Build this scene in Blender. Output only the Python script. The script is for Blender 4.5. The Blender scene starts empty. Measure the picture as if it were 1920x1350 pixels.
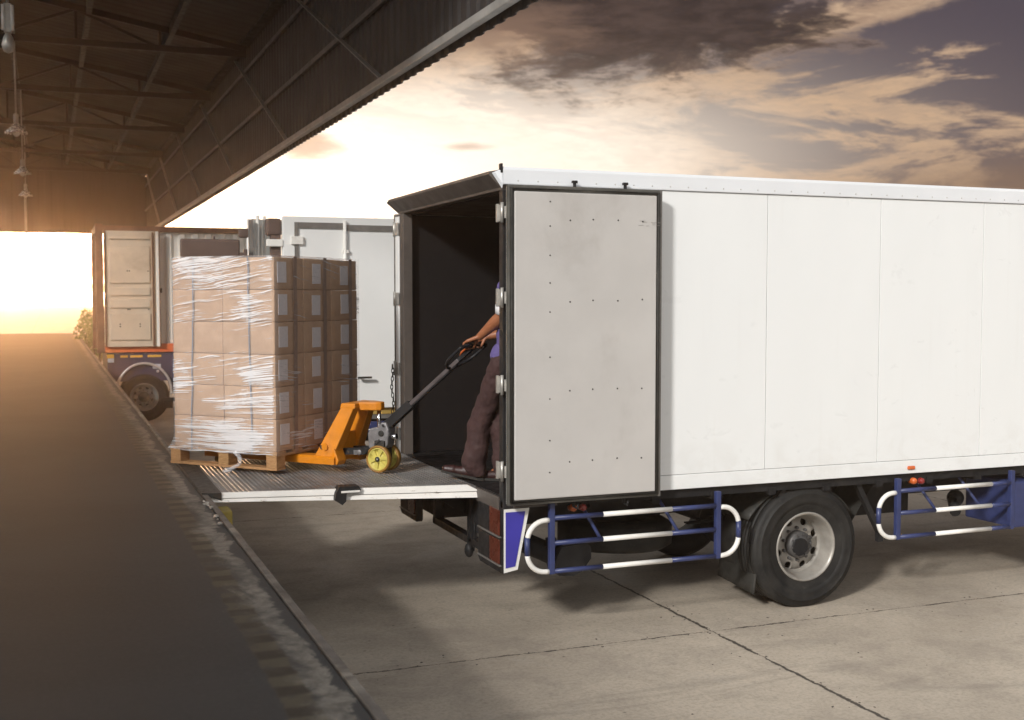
import bpy, bmesh, math, random
from mathutils import Vector, Matrix, noise as mnoise
R = math.radians
rnd = random.Random(7)
sc = bpy.context.scene
col = sc.collection

# ------------------------------------------------------------------ camera
cam_d = bpy.data.cameras.new('camera')
cam = bpy.data.objects.new('camera', cam_d)
col.objects.link(cam)
cam.location = (0, 0, 2.65)
cam.rotation_euler = (R(90 - 3.081), 0, R(-21.6175))
cam_d.sensor_width = 36
cam_d.lens = 41.104
cam_d.clip_end = 3000
cam_d.dof.use_dof = True
cam_d.dof.focus_distance = 9.7
cam_d.dof.aperture_fstop = 2.6
sc.camera = cam

# ------------------------------------------------------------------ exposure
sc.render.engine = 'CYCLES'
sc.view_settings.view_transform = 'Standard'
sc.view_settings.look = 'None'
sc.view_settings.exposure = 0.1
sc.view_settings.gamma = 1.0
sc.cycles.use_denoising = True
sc.cycles.max_bounces = 8
sc.cycles.transparent_max_bounces = 12
sc.cycles.volume_bounces = 1

SUN_AZ = math.atan2(-0.80, -0.60)       # compass heading the light comes from
SUN_EL = R(27)


# ------------------------------------------------------------------ node helper
class NT:
    def __init__(s, tree):
        s.t = tree
        s.n = tree.nodes
        s.n.clear()

    def add(s, kind, **kw):
        nd = s.n.new(kind)
        for k, v in kw.items():
            setattr(nd, k, v)
        return nd

    def put(s, sock, v):
        if hasattr(v, 'is_output'):
            s.t.links.new(v, sock)
        elif v is not None:
            if sock.type == 'RGBA' and len(v) == 3:
                v = (*v, 1)
            sock.default_value = v

    def m(s, op, a, b=None, c=None, clamp=False):
        nd = s.add('ShaderNodeMath', operation=op, use_clamp=clamp)
        s.put(nd.inputs[0], a)
        if b is not None: s.put(nd.inputs[1], b)
        if c is not None: s.put(nd.inputs[2], c)
        return nd.outputs[0]

    def ss(s, x, lo, hi, a=0.0, b=1.0):     # smoothstep
        nd = s.add('ShaderNodeMapRange', interpolation_type='SMOOTHSTEP')
        s.put(nd.inputs[0], x)
        for i, v in enumerate((lo, hi, a, b)):
            s.put(nd.inputs[i + 1], v)
        return nd.outputs[0]

    def mix(s, f, a, b, mode='MIX'):
        nd = s.add('ShaderNodeMix', data_type='RGBA', blend_type=mode)
        s.put(nd.inputs[0], f)
        s.put(nd.inputs[6], a)
        s.put(nd.inputs[7], b)
        return nd.outputs[2]

    def noise(s, vec, scale, detail=5, rough=0.55, dist=0.0):
        nd = s.add('ShaderNodeTexNoise')
        if vec is not None: s.put(nd.inputs['Vector'], vec)
        nd.inputs['Scale'].default_value = scale
        nd.inputs['Detail'].default_value = detail
        nd.inputs['Roughness'].default_value = rough
        nd.inputs['Distortion'].default_value = dist
        return nd.outputs[0]

    def xyz(s, v):
        nd = s.add('ShaderNodeSeparateXYZ')
        s.put(nd.inputs[0], v)
        return nd.outputs

    def vec(s, x, y, z):
        nd = s.add('ShaderNodeCombineXYZ')
        s.put(nd.inputs[0], x); s.put(nd.inputs[1], y); s.put(nd.inputs[2], z)
        return nd.outputs[0]

    def scl(s, v, x, y, z):
        nd = s.add('ShaderNodeVectorMath', operation='MULTIPLY')
        s.put(nd.inputs[0], v); nd.inputs[1].default_value = (x, y, z)
        return nd.outputs[0]


# ------------------------------------------------------------------ sky
world = bpy.data.worlds.new('World')
sc.world = world
world.use_nodes = True
w = NT(world.node_tree)
tc = w.add('ShaderNodeTexCoord')
dx, dy, dz = w.xyz(tc.outputs['Generated'])
az = w.m('DEGREES', w.m('ARCTAN2', dx, dy))
el = w.m('DEGREES', w.m('ARCSINE', dz))
# cloud coordinates: streaks lie down towards the horizon
cp = w.vec(w.m('MULTIPLY', az, 0.10), w.m('MULTIPLY', el, 0.30), 0.0)
cpt = w.vec(w.m('MULTIPLY', w.m('ADD', az, w.m('MULTIPLY', el, 1.2)), 0.10), w.m('MULTIPLY', w.m('SUBTRACT', el, w.m('MULTIPLY', az, 0.07)), 0.36), 3.7)
n1 = w.noise(cpt, 1.05, 12, 0.63, 0.7)
n2 = w.noise(cp, 1.5, 12, 0.64, 0.35)
n3 = w.noise(cpt, 4.2, 10, 0.68, 0.4)


def gauss(a0, sa, e0, se):
    a = w.m('DIVIDE', w.m('SUBTRACT', az, a0), sa)
    e = w.m('DIVIDE', w.m('SUBTRACT', el, e0), se)
    q = w.m('ADD', w.m('MULTIPLY', a, a), w.m('MULTIPLY', e, e))
    return w.m('EXPONENT', w.m('MULTIPLY', q, -1.0))


glow = w.m('ADD', gauss(9, 15, 3.5, 6.0), w.m('MULTIPLY', gauss(22, 14, 7.0, 4.0), 0.55), clamp=True)
VIOLET = (0.060, 0.050, 0.071)
PEACH = (0.62, 0.42, 0.265)
CREAM = (1.12, 0.98, 0.82)
open_sky = w.mix(glow, VIOLET, CREAM)
cloud_col = w.mix(w.ss(glow, 0.12, 0.75), PEACH, (1.12, 0.99, 0.84))
cloud_col = w.mix(w.ss(n3, 0.35, 0.75, 0.0, 0.45), cloud_col, w.mix(glow, (0.24, 0.17, 0.145), (0.95, 0.80, 0.64)))
right_gap = w.m('MULTIPLY', w.ss(az, 30, 41), w.ss(el, 6.5, 11.5))
cover = w.ss(w.m('SUBTRACT', w.m('ADD', n1, w.m('MULTIPLY', w.m('SUBTRACT', n3, 0.5), 0.22)), w.m('MULTIPLY', right_gap, 0.15)), 0.405, 0.525)
n4 = w.noise(cpt, 11.0, 5, 0.6, 0.3)
cloud_col = w.mix(w.ss(n4, 0.42, 0.66, 0.0, 0.30), cloud_col, w.mix(glow, (0.27, 0.19, 0.155), (1.0, 0.86, 0.70)))
vis = w.mix(cover, open_sky, cloud_col)
# one long lit band climbing to the upper right
bq = w.m('SUBTRACT', el, w.m('ADD', 12.1, w.m('MULTIPLY', w.m('SUBTRACT', az, 34.0), 0.20)))
bq = w.m('ADD', bq, w.m('MULTIPLY', w.m('SUBTRACT', n2, 0.5), 2.2))
bq = w.m('ADD', bq, w.m('MULTIPLY', w.m('SUBTRACT', n3, 0.5), 1.6))
bandm = w.m('MULTIPLY', w.ss(w.m('ABSOLUTE', bq), 0.25, 0.95, 1.0, 0.0), w.m('MULTIPLY', w.ss(az, 31.5, 34.0), w.ss(az, 42.0, 46.0, 1.0, 0.0)))
vis = w.mix(w.m('MULTIPLY', bandm, 0.9), vis, w.mix(w.ss(n3, 0.35, 0.65), (0.62, 0.43, 0.28), (0.42, 0.28, 0.19)))
# brownish low bank far right
bank = w.m('MULTIPLY', gauss(47, 9, 4.8, 1.5), w.ss(n2, 0.30, 0.62))
vis = w.mix(w.m('MULTIPLY', bank, 0.85), vis, (0.20, 0.125, 0.085))
# the big dark cloud over the truck


def blob(a0, sa, e0, se, lo, hi, wob):
    a = w.m('DIVIDE', w.m('SUBTRACT', az, a0), sa)
    e = w.m('DIVIDE', w.m('SUBTRACT', el, e0), se)
    q = w.m('SQRT', w.m('ADD', w.m('MULTIPLY', a, a), w.m('MULTIPLY', e, e)))
    q = w.m('ADD', w.m('SUBTRACT', 1.0, q), w.m('MULTIPLY', w.m('SUBTRACT', n2, 0.5), wob))
    q = w.m('ADD', q, w.m('MULTIPLY', w.m('SUBTRACT', n3, 0.5), wob * 0.5))
    return w.ss(q, lo, hi)


big = blob(28.0, 11.0, 14.3, 5.2, 0.0, 0.42, 1.5)
dark = w.mix(w.ss(n3, 0.38, 0.66), (0.012, 0.009, 0.011), (0.055, 0.037, 0.034))
dark = w.mix(w.ss(big, 0.20, 0.70), (0.34, 0.23, 0.16), dark)
vis = w.mix(big, vis, dark)
tail = blob(20.5, 6.0, 12.6, 1.9, 0.0, 0.75, 1.4)
vis = w.mix(w.m('MULTIPLY', tail, 0.72), vis, (0.20, 0.125, 0.09))
# warm strip at the horizon, far left
strip = gauss(-1, 8, 2.2, 2.2)
vis = w.mix(w.m('MULTIPLY', strip, w.ss(n1, 0.35, 0.65, 0.15, 0.75)), vis, (1.25, 0.92, 0.50))
# the low sun itself is veiled by cloud there: a broad, very bright patch
vn = w.noise(w.vec(w.m('MULTIPLY', az, 0.13), w.m('MULTIPLY', el, 0.75), 8.0), 1.3, 9, 0.62, 0.8)
veil = w.m('MULTIPLY', gauss(-3, 8.5, 2.2, 3.0), w.m('POWER', w.ss(vn, 0.34, 0.60, 0.22, 1.05), 3.0))
vis = w.mix(veil, vis, (230.0, 140.0, 74.0))
vis = w.mix(w.m('MULTIPLY', gauss(9, 9, 4.0, 3.6), 0.75), vis, (2.9, 2.7, 2.4))
vis = w.mix(w.m('MULTIPLY', gauss(19, 12, 5.0, 3.4), 0.5), vis, (1.35, 1.24, 1.10))
small = blob(11.9, 2.4, 7.3, 1.0, 0.0, 0.8, 1.5)
vis = w.mix(w.m('MULTIPLY', small, 0.72), vis, (0.42, 0.27, 0.17))
wisp = blob(19.4, 1.9, 7.25, 0.30, 0.0, 0.9, 1.2)
vis = w.mix(w.m('MULTIPLY', wisp, 0.65), vis, (0.50, 0.36, 0.27))
# the overcast the camera does not face: bright, soft, nearly white
over = w.mix(w.ss(n1, 0.3, 0.7), (0.76, 0.79, 0.82), (1.08, 1.09, 1.11))
sunward = w.m('ADD', w.m('MULTIPLY', dx, math.sin(SUN_AZ)), w.m('MULTIPLY', dy, math.cos(SUN_AZ)))
over = w.mix(w.ss(sunward, -0.2, 0.95), w.mix(1.0, over, (0.27, 0.27, 0.285), 'MULTIPLY'), w.mix(1.0, over, (1.30, 1.30, 1.29), 'MULTIPLY'))
behind = w.m('MAXIMUM', w.ss(el, 18, 30), w.ss(w.m('ABSOLUTE', w.m('SUBTRACT', az, 20)), 42, 75))
vis = w.mix(behind, vis, over)
below = w.ss(el, -3, -0.5)
vis = w.mix(below, (0.45, 0.40, 0.35), vis)
bgc = w.add('ShaderNodeBackground')
w.put(bgc.inputs[0], vis)
bgc.inputs[1].default_value = 1.0
sky = w.add('ShaderNodeTexSky', sky_type='NISHITA')
sky.sun_disc = False
sky.sun_elevation = SUN_EL
sky.sun_rotation = SUN_AZ
bgn = w.add('ShaderNodeBackground')
w.put(bgn.inputs[0], sky.outputs[0])
bgn.inputs[1].default_value = 0.06
mx = w.add('ShaderNodeMixShader')
mx.inputs[0].default_value = 0.97
w.put(mx.inputs[1], bgn.outputs[0])
w.put(mx.inputs[2], bgc.outputs[0])
wo = w.add('ShaderNodeOutputWorld')
w.put(wo.inputs[0], mx.outputs[0])

# ------------------------------------------------------------------ sun
sun_d = bpy.data.lights.new('sun', 'SUN')
sun_d.energy = 3.3
sun_d.angle = R(7)
sun_d.color = (1.0, 0.975, 0.94)
sun = bpy.data.objects.new('sun', sun_d)
col.objects.link(sun)
sd = Vector((math.sin(SUN_AZ) * math.cos(SUN_EL), math.cos(SUN_AZ) * math.cos(SUN_EL), math.sin(SUN_EL)))
sun.rotation_euler = sd.to_track_quat('Z', 'Y').to_euler()
sun.location = sd * 60

# ------------------------------------------------------------------ materials
MATS = {}


def principled(name):
    m = bpy.data.materials.new(name)
    m.use_nodes = True
    t = NT(m.node_tree)
    bs = t.add('ShaderNodeBsdfPrincipled')
    out = t.add('ShaderNodeOutputMaterial')
    t.t.links.new(bs.outputs[0], out.inputs[0])
    tcn = t.add('ShaderNodeTexCoord')
    MATS[name] = m
    return m, t, bs, tcn.outputs['Object'], out


def bump(t, bs, h, strength=0.3, dist=0.01):
    b = t.add('ShaderNodeBump')
    b.inputs['Strength'].default_value = strength
    b.inputs['Distance'].default_value = dist
    t.put(b.inputs['Height'], h)
    t.t.links.new(b.outputs[0], bs.inputs['Normal'])


def mat(name, c, rough=0.5, metal=0.0, var=0.18, scale=6.0, bstr=0.0, bscale=40.0, dirt=None, damt=0.0, coat=0.0):
    m, t, bs, oc, out = principled(name)
    n = t.noise(oc, scale, 6, 0.6)
    a = tuple(x * (1 - var) for x in c)
    b = tuple(min(1, x * (1 + var)) for x in c)
    base = t.mix(t.ss(n, 0.25, 0.75), a, b)
    if dirt:
        d = t.noise(oc, scale * 0.45, 9, 0.68, 0.4)
        base = t.mix(t.ss(d, 0.52, 0.74, 0.0, damt), base, dirt)
    t.put(bs.inputs['Base Color'], base)
    r = t.ss(t.noise(oc, scale * 2.3, 4), 0.3, 0.7, max(0.02, rough - 0.08), min(1, rough + 0.10))
    t.put(bs.inputs['Roughness'], r)
    bs.inputs['Metallic'].default_value = metal
    bs.inputs['Coat Weight'].default_value = coat
    bs.inputs['Coat Roughness'].default_value = 0.15
    if bstr:
        bump(t, bs, t.noise(oc, bscale, 5, 0.6), bstr, 0.006)
    return m


mat('white_paint', (0.78, 0.78, 0.76), 0.38, 0, 0.03, 1.4, 0.05, 2.2, (0.52, 0.48, 0.43), 0.16)
mat('white_rail', (0.74, 0.755, 0.77), 0.42, 0, 0.03, 2.0, 0.0)
mat('scuff', (0.24, 0.22, 0.20), 0.8)
mat('seam_dirt', (0.10, 0.085, 0.075), 0.8)
mat('door_lining', (0.51, 0.488, 0.462), 0.48, 0, 0.05, 1.8, 0.12, 1.8, (0.30, 0.27, 0.24), 0.38)
mat('rubber', (0.032, 0.031, 0.028), 0.55, 0, 0.3, 9)
mat('gasket', (0.075, 0.072, 0.062), 0.5, 0, 0.35, 5, 0.1, 20, (0.20, 0.18, 0.15), 0.5)
mat('black_metal', (0.018, 0.018, 0.019), 0.5, 0.0, 0.4, 8, 0.1, 30, (0.07, 0.055, 0.045), 0.35)
mat('chassis_black', (0.012, 0.012, 0.013), 0.65, 0.0, 0.4, 8, 0.1, 30, (0.045, 0.038, 0.032), 0.4)
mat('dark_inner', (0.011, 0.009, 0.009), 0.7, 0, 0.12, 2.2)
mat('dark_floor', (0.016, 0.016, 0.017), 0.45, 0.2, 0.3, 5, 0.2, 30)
mat('brown_frame', (0.085, 0.070, 0.060), 0.55, 0, 0.2, 3, 0, 40, (0.05, 0.04, 0.035), 0.5)
mat('grey_frame', (0.16, 0.15, 0.138), 0.5, 0.1, 0.2, 6, 0.05, 30, (0.09, 0.08, 0.07), 0.5)
mat('blue_paint', (0.030, 0.042, 0.125), 0.40, 0, 0.18, 7, 0.06, 30, (0.02, 0.02, 0.04), 0.45)
mat('blue_panel', (0.042, 0.036, 0.330), 0.40, 0, 0.08, 5)
mat('white_tube', (0.80, 0.78, 0.73), 0.40, 0, 0.05, 7, 0, 30, (0.38, 0.33, 0.27), 0.35)
mat('steel', (0.42, 0.41, 0.39), 0.36, 0.85, 0.15, 12, 0.05, 40)
mat('chrome', (0.75, 0.75, 0.76), 0.14, 1.0, 0.04, 12)
mat('zinc', (0.50, 0.48, 0.44), 0.42, 0.6, 0.18, 18, 0.1, 60, (0.18, 0.13, 0.09), 0.4)
mat('rim_paint', (0.30, 0.28, 0.25), 0.45, 0.25, 0.18, 8, 0.1, 30, (0.14, 0.105, 0.08), 0.55)
mat('hub_grey', (0.085, 0.082, 0.080), 0.5, 0.3, 0.25, 12, 0.1, 40, (0.05, 0.035, 0.03), 0.5)
mat('lamp_orange', (0.62, 0.13, 0.028), 0.28, 0, 0.1, 20, coat=0.4)
mat('lamp_red', (0.26, 0.022, 0.020), 0.25, 0, 0.1, 20, coat=0.5)
mat('lamp_dull_red', (0.10, 0.022, 0.012), 0.3, 0, 0.25, 9, coat=0.4)
mat('jack_yellow', (0.60, 0.200, 0.006), 0.42, 0, 0.10, 9, 0.05, 40, (0.20, 0.075, 0.02), 0.55)
mat('wheel_yellow', (0.50, 0.42, 0.09), 0.5, 0, 0.15, 14, 0.05, 30, (0.22, 0.16, 0.05), 0.5)
mat('tread_amber', (0.26, 0.13, 0.022), 0.45, 0, 0.2, 14)
mat('cast_grey', (0.23, 0.22, 0.22), 0.42, 0.5, 0.2, 16, 0.15, 60, (0.10, 0.08, 0.075), 0.5)
mat('handle_grey', (0.10, 0.082, 0.080), 0.38, 0.3, 0.15, 12)
mat('grip_black', (0.016, 0.016, 0.018), 0.38, 0, 0.2, 12)
mat('paper', (0.66, 0.62, 0.62), 0.7, 0, 0.06, 40, 0.0)
mat('strap_grey', (0.20, 0.205, 0.235), 0.4, 0, 0.12, 20)
mat('strap_dark', (0.26, 0.17, 0.125), 0.4, 0, 0.12, 20)
mat('skin', (0.31, 0.115, 0.052), 0.45, 0, 0.08, 14, 0.05, 120)
mat('hair', (0.012, 0.010, 0.009), 0.6, 0, 0.3, 60, 0.4, 160)
mat('eye_white', (0.75, 0.72, 0.68), 0.3)
mat('shirt', (0.105, 0.080, 0.225), 0.85, 0, 0.12, 10, 0.45, 7)
mat('sleeve_white', (0.72, 0.70, 0.70), 0.85, 0, 0.06, 12, 0.4, 9)
mat('trousers', (0.044, 0.019, 0.0175), 0.85, 0, 0.14, 9, 0.6, 7)
mat('shoe_leather', (0.030, 0.009, 0.008), 0.46, 0, 0.3, 12, 0.15, 40, coat=0.0)
mat('container_white', (0.82, 0.78, 0.71), 0.5, 0, 0.06, 1.6, 0.05, 8, (0.42, 0.32, 0.22), 0.4)
mat('container_door', (0.60, 0.49, 0.37), 0.55, 0, 0.08, 2.0, 0.1, 6, (0.30, 0.20, 0.12), 0.45)
mat('container_frame', (0.17, 0.085, 0.050), 0.6, 0, 0.2, 4, 0.1, 12, (0.09, 0.045, 0.03), 0.5)
mat('orange_rail', (0.70, 0.145, 0.045), 0.5, 0, 0.12, 4)
mat('trailer_blue', (0.034, 0.036, 0.080), 0.5, 0, 0.15, 4, 0, 30, (0.07, 0.05, 0.045), 0.5)
mat('reflector_yellow', (0.75, 0.42, 0.06), 0.3, 0, 0.1, 20)
mat('pale_plate', (0.55, 0.55, 0.60), 0.5, 0, 0.1, 20)
mat('fender_silver', (0.58, 0.53, 0.50), 0.35, 0.4, 0.1, 10)
mat('ochre_stripe', (0.42, 0.27, 0.07), 0.5, 0, 0.1, 6)
mat('dark_panel', (0.105, 0.070, 0.058), 0.55, 0, 0.1, 4)
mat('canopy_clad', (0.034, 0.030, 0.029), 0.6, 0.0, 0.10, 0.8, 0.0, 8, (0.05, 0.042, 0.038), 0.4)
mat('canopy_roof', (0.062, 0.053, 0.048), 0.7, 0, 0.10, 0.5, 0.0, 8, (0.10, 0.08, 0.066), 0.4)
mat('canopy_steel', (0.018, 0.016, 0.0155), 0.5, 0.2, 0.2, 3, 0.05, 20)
mat('fascia_rail', (0.10, 0.090, 0.084), 0.5, 0.2, 0.15, 3)
mat('brace_steel', (0.34, 0.31, 0.29), 0.45, 0.3, 0.15, 6)
mat('gutter_steel', (0.34, 0.33, 0.31), 0.42, 0.3, 0.15, 3, 0.05, 20, (0.2, 0.18, 0.16), 0.4)
mat('shade_wall_cladding', (0.10, 0.092, 0.084), 0.6, 0, 0.15, 1.5)
mat('lamp_shade', (0.72, 0.70, 0.66), 0.25, 0.7, 0.08, 10)
mat('lamp_body', (0.34, 0.33, 0.30), 0.4, 0.4, 0.12, 14)
mat('lamp_glass', (0.62, 0.61, 0.58), 0.15, 0, 0.05, 20)
mat('bumper_yellow', (0.32, 0.24, 0.05), 0.7, 0, 0.25, 10, 0.2, 30, (0.12, 0.10, 0.07), 0.5)
mat('bumper_red', (0.24, 0.05, 0.045), 0.7, 0, 0.25, 10)
mat('leaf', (0.16, 0.21, 0.065), 0.6, 0, 0.4, 3)
mat('twig', (0.10, 0.07, 0.045), 0.8)
mat('window_glass', (0.03, 0.035, 0.04), 0.08, 0, 0.1, 2)


def concrete_yard():
    m, t, bs, oc, out = principled('yard_concrete')
    x, y, z = t.xyz(oc)
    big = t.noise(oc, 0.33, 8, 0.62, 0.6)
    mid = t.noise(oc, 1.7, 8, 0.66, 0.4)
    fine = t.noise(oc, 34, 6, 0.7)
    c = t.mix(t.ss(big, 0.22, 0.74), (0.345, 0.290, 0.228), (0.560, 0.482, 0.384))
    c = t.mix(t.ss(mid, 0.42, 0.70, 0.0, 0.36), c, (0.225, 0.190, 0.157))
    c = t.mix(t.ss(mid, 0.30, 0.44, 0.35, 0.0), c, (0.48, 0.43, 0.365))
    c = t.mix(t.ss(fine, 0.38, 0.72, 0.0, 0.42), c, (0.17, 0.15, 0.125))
    f2 = t.noise(oc, 11, 8, 0.75, 0.3)
    c = t.mix(t.ss(f2, 0.52, 0.72, 0.0, 0.45), c, (0.20, 0.172, 0.145))
    c = t.mix(t.ss(f2, 0.28, 0.42, 0.35, 0.0), c, (0.56, 0.51, 0.44))
    # long dried water marks
    st = t.noise(t.scl(oc, 0.45, 1.9, 1.0), 1.1, 7, 0.62, 1.2)
    c = t.mix(t.ss(st, 0.55, 0.66, 0.0, 0.30), c, (0.185, 0.158, 0.134))
    # oil drips and grit
    vo = t.add('ShaderNodeTexVoronoi')
    t.put(vo.inputs['Vector'], oc); vo.inputs['Scale'].default_value = 5.5
    spot = t.m('MULTIPLY', t.ss(vo.outputs['Distance'], 0.03, 0.085, 1.0, 0.0), t.ss(t.noise(oc, 2.1, 3), 0.52, 0.58))
    c = t.mix(t.m('MULTIPLY', spot, 0.75), c, (0.055, 0.045, 0.038))
    # cast joints, ragged
    jag = t.m('MULTIPLY', t.m('SUBTRACT', t.noise(oc, 7.0, 6, 0.7), 0.5), 0.075)
    jag2 = t.m('MULTIPLY', t.m('SUBTRACT', t.noise(oc, 40.0, 3, 0.7), 0.5), 0.03)
    jj = t.m('ADD', jag, jag2)

    def joint(coord, start, step, wdt, brk):
        q = t.m('ADD', t.m('SUBTRACT', coord, start), jj)
        q = t.m('ABSOLUTE', t.m('SUBTRACT', t.m('MODULO', t.m('ADD', q, step * 20 + step / 2), step), step / 2))
        g = t.ss(t.noise(oc, 3.0, 5, 0.7), brk - 0.06, brk + 0.06, wdt * 0.30, wdt)
        return t.ss(t.m('DIVIDE', q, g), 0.45, 1.0, 1.0, 0.0)

    j1 = joint(x, 4.85, 6.0, 0.020, 0.42)
    j2 = joint(y, 7.93, 6.0, 0.015, 0.50)
    jt = t.m('MAXIMUM', j1, j2)
    c = t.mix(t.m('MULTIPLY', jt, 0.92), c, (0.028, 0.022, 0.018))
    # grime beside the joints
    t.put(bs.inputs['Base Color'], c)
    t.put(bs.inputs['Roughness'], t.ss(mid, 0.3, 0.7, 0.62, 0.9))
    h = t.m('SUBTRACT', t.m('ADD', t.m('MULTIPLY', fine, 0.35), t.m('MULTIPLY', mid, 0.65)), t.m('MULTIPLY', jt, 1.2))
    bump(t, bs, h, 0.35, 0.012)


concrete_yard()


def truck_white():
    m, t, bs, oc, out = principled('panel_white')
    x, y, z = t.xyz(oc)
    c = (0.80, 0.81, 0.80)
    run = t.noise(t.scl(oc, 9.0, 1.0, 0.35), 1.0, 8, 0.66, 0.2)
    c = t.mix(t.ss(run, 0.56, 0.74, 0.0, 0.11), c, (0.56, 0.53, 0.48))
    low = t.noise(t.scl(oc, 2.2, 1.0, 3.0), 1.6, 8, 0.7, 0.5)
    foot = t.m('MULTIPLY', t.ss(z, 1.15, 1.75, 1.0, 0.0), t.ss(low, 0.44, 0.66))
    c = t.mix(t.m('MULTIPLY', foot, 0.15), c, (0.50, 0.455, 0.39))
    sp = t.noise(oc, 22, 6, 0.7)
    c = t.mix(t.ss(sp, 0.68, 0.76, 0.0, 0.25), c, (0.45, 0.41, 0.36))
    t.put(bs.inputs['Base Color'], c)
    t.put(bs.inputs['Roughness'], t.ss(low, 0.3, 0.7, 0.26, 0.42))
    rip = t.noise(t.scl(oc, 1.5, 1.0, 0.7), 1.3, 2, 0.5)
    bump(t, bs, rip, 0.35, 0.03)


truck_white()


def concrete_dock():
    m, t, bs, oc, out = principled('dock_concrete')
    x, y, z = t.xyz(oc)
    big = t.noise(oc, 0.45, 8, 0.62, 0.7)
    mid = t.noise(oc, 2.1, 8, 0.66, 0.4)
    fine = t.noise(oc, 40, 6, 0.7)
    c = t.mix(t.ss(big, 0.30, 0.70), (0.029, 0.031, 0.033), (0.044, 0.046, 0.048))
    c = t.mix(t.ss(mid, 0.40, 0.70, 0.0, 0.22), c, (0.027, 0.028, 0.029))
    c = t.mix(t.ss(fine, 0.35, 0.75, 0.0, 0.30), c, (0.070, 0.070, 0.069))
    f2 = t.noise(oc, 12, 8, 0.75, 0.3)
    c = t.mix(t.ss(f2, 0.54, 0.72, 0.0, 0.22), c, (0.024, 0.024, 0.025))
    # bare, lighter concrete along the edge where the coating has worn off
    rag = t.m('MULTIPLY', t.m('SUBTRACT', t.noise(t.scl(oc, 1.0, 0.7, 1), 2.6, 12, 0.78, 0.6), 0.5), 0.62)
    e = t.m('ADD', x, rag)
    band = t.m('MULTIPLY', t.ss(e, 0.82, 0.95), t.ss(t.m('ADD', x, t.m('MULTIPLY', rag, 0.55)), 0.985, 1.005, 1.0, 0.0))
    c = t.mix(t.m('MULTIPLY', t.m('MULTIPLY', band, t.ss(mid, 0.36, 0.56, 0.35, 1.0)), 0.9), c, t.mix(t.ss(f2, 0.35, 0.65), (0.235, 0.218, 0.188), (0.110, 0.101, 0.088)))
    # worn warning dashes
    yy = t.m('ADD', y, t.m('MULTIPLY', t.m('SUBTRACT', t.noise(oc, 9, 4), 0.5), 0.05))
    ph = t.m('MODULO', t.m('ADD', yy, 48.0), 0.24)
    xx = t.m('ADD', x, t.m('MULTIPLY', t.m('SUBTRACT', t.noise(oc, 11, 4), 0.5), 0.05))
    lane = t.m('MULTIPLY', t.ss(xx, 0.765, 0.785), t.ss(xx, 0.885, 0.905, 1.0, 0.0))
    dsh = t.m('MULTIPLY', t.ss(ph, 0.0, 0.03), t.ss(ph, 0.11, 0.14, 1.0, 0.0))
    wear = t.ss(t.noise(t.scl(oc, 1, 1, 1), 2.7, 6, 0.7), 0.345, 0.555)
    c = t.mix(t.m('MULTIPLY', t.m('MULTIPLY', lane, wear), 0.50), c, (0.110, 0.090, 0.052))
    c = t.mix(t.m('MULTIPLY', t.m('MULTIPLY', lane, dsh), t.m('MULTIPLY', wear, 0.80)), c, (0.022, 0.019, 0.017))
    t.put(bs.inputs['Base Color'], c)
    bs.inputs['Roughness'].default_value = 0.74
    bs.inputs['Specular IOR Level'].default_value = 0.35
    bump(t, bs, fine, 0.05, 0.001)


concrete_dock()
mat('edge_steel', (0.120, 0.108, 0.098), 0.6, 0.2, 0.45, 5, 0.3, 30, (0.34, 0.31, 0.265), 0.85)


def cardboard():
    m, t, bs, oc, out = principled('cardboard')
    oi = t.add('ShaderNodeObjectInfo')
    n = t.noise(oc, 5, 5, 0.6)
    flute = t.noise(t.scl(oc, 60, 60, 4), 3.0, 3, 0.6)
    c = t.mix(t.ss(n, 0.3, 0.7), (0.44, 0.280, 0.170), (0.54, 0.355, 0.225))
    c = t.mix(t.m('MULTIPLY', oi.outputs['Random'], 0.30), c, (0.36, 0.20, 0.10))
    c = t.mix(t.ss(flute, 0.45, 0.8, 0, 0.2), c, (0.34, 0.20, 0.11))
    t.put(bs.inputs['Base Color'], c)
    bs.inputs['Roughness'].default_value = 0.75
    bump(t, bs, t.m('ADD', t.m('MULTIPLY', flute, 0.3), n), 0.2, 0.004)


cardboard()


def wood():
    m, t, bs, oc, out = principled('pallet_wood')
    oi = t.add('ShaderNodeObjectInfo')
    g = t.noise(t.scl(oc, 14, 14, 60), 1.0, 6, 0.6, 1.0)
    c = t.mix(t.ss(g, 0.3, 0.7), (0.30, 0.155, 0.055), (0.50, 0.30, 0.13))
    c = t.mix(t.m('MULTIPLY', oi.outputs['Random'], 0.5), c, (0.40, 0.19, 0.085))
    d = t.noise(oc, 6, 7, 0.7)
    c = t.mix(t.ss(d, 0.52, 0.72, 0, 0.6), c, (0.12, 0.065, 0.035))
    t.put(bs.inputs['Base Color'], c)
    bs.inputs['Roughness'].default_value = 0.75
    bump(t, bs, g, 0.35, 0.004)


wood()


def white_chipped():
    m, t, bs, oc, out = principled('chipped_white')
    n = t.noise(t.scl(oc, 1.0, 1.0, 2.2), 11, 7, 0.72, 0.4)
    n2_ = t.noise(oc, 2.3, 5, 0.6)
    c = t.mix(t.ss(n2_, 0.3, 0.7), (0.72, 0.69, 0.64), (0.84, 0.81, 0.76))
    c = t.mix(t.ss(n, 0.635, 0.665), c, (0.060, 0.042, 0.032))
    c = t.mix(t.ss(n, 0.58, 0.64, 0, 0.3), c, (0.36, 0.26, 0.18))
    t.put(bs.inputs['Base Color'], c)
    bs.inputs['Roughness'].default_value = 0.5
    bump(t, bs, t.ss(n, 0.63, 0.66, 1, 0), 0.4, 0.003)


white_chipped()


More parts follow.
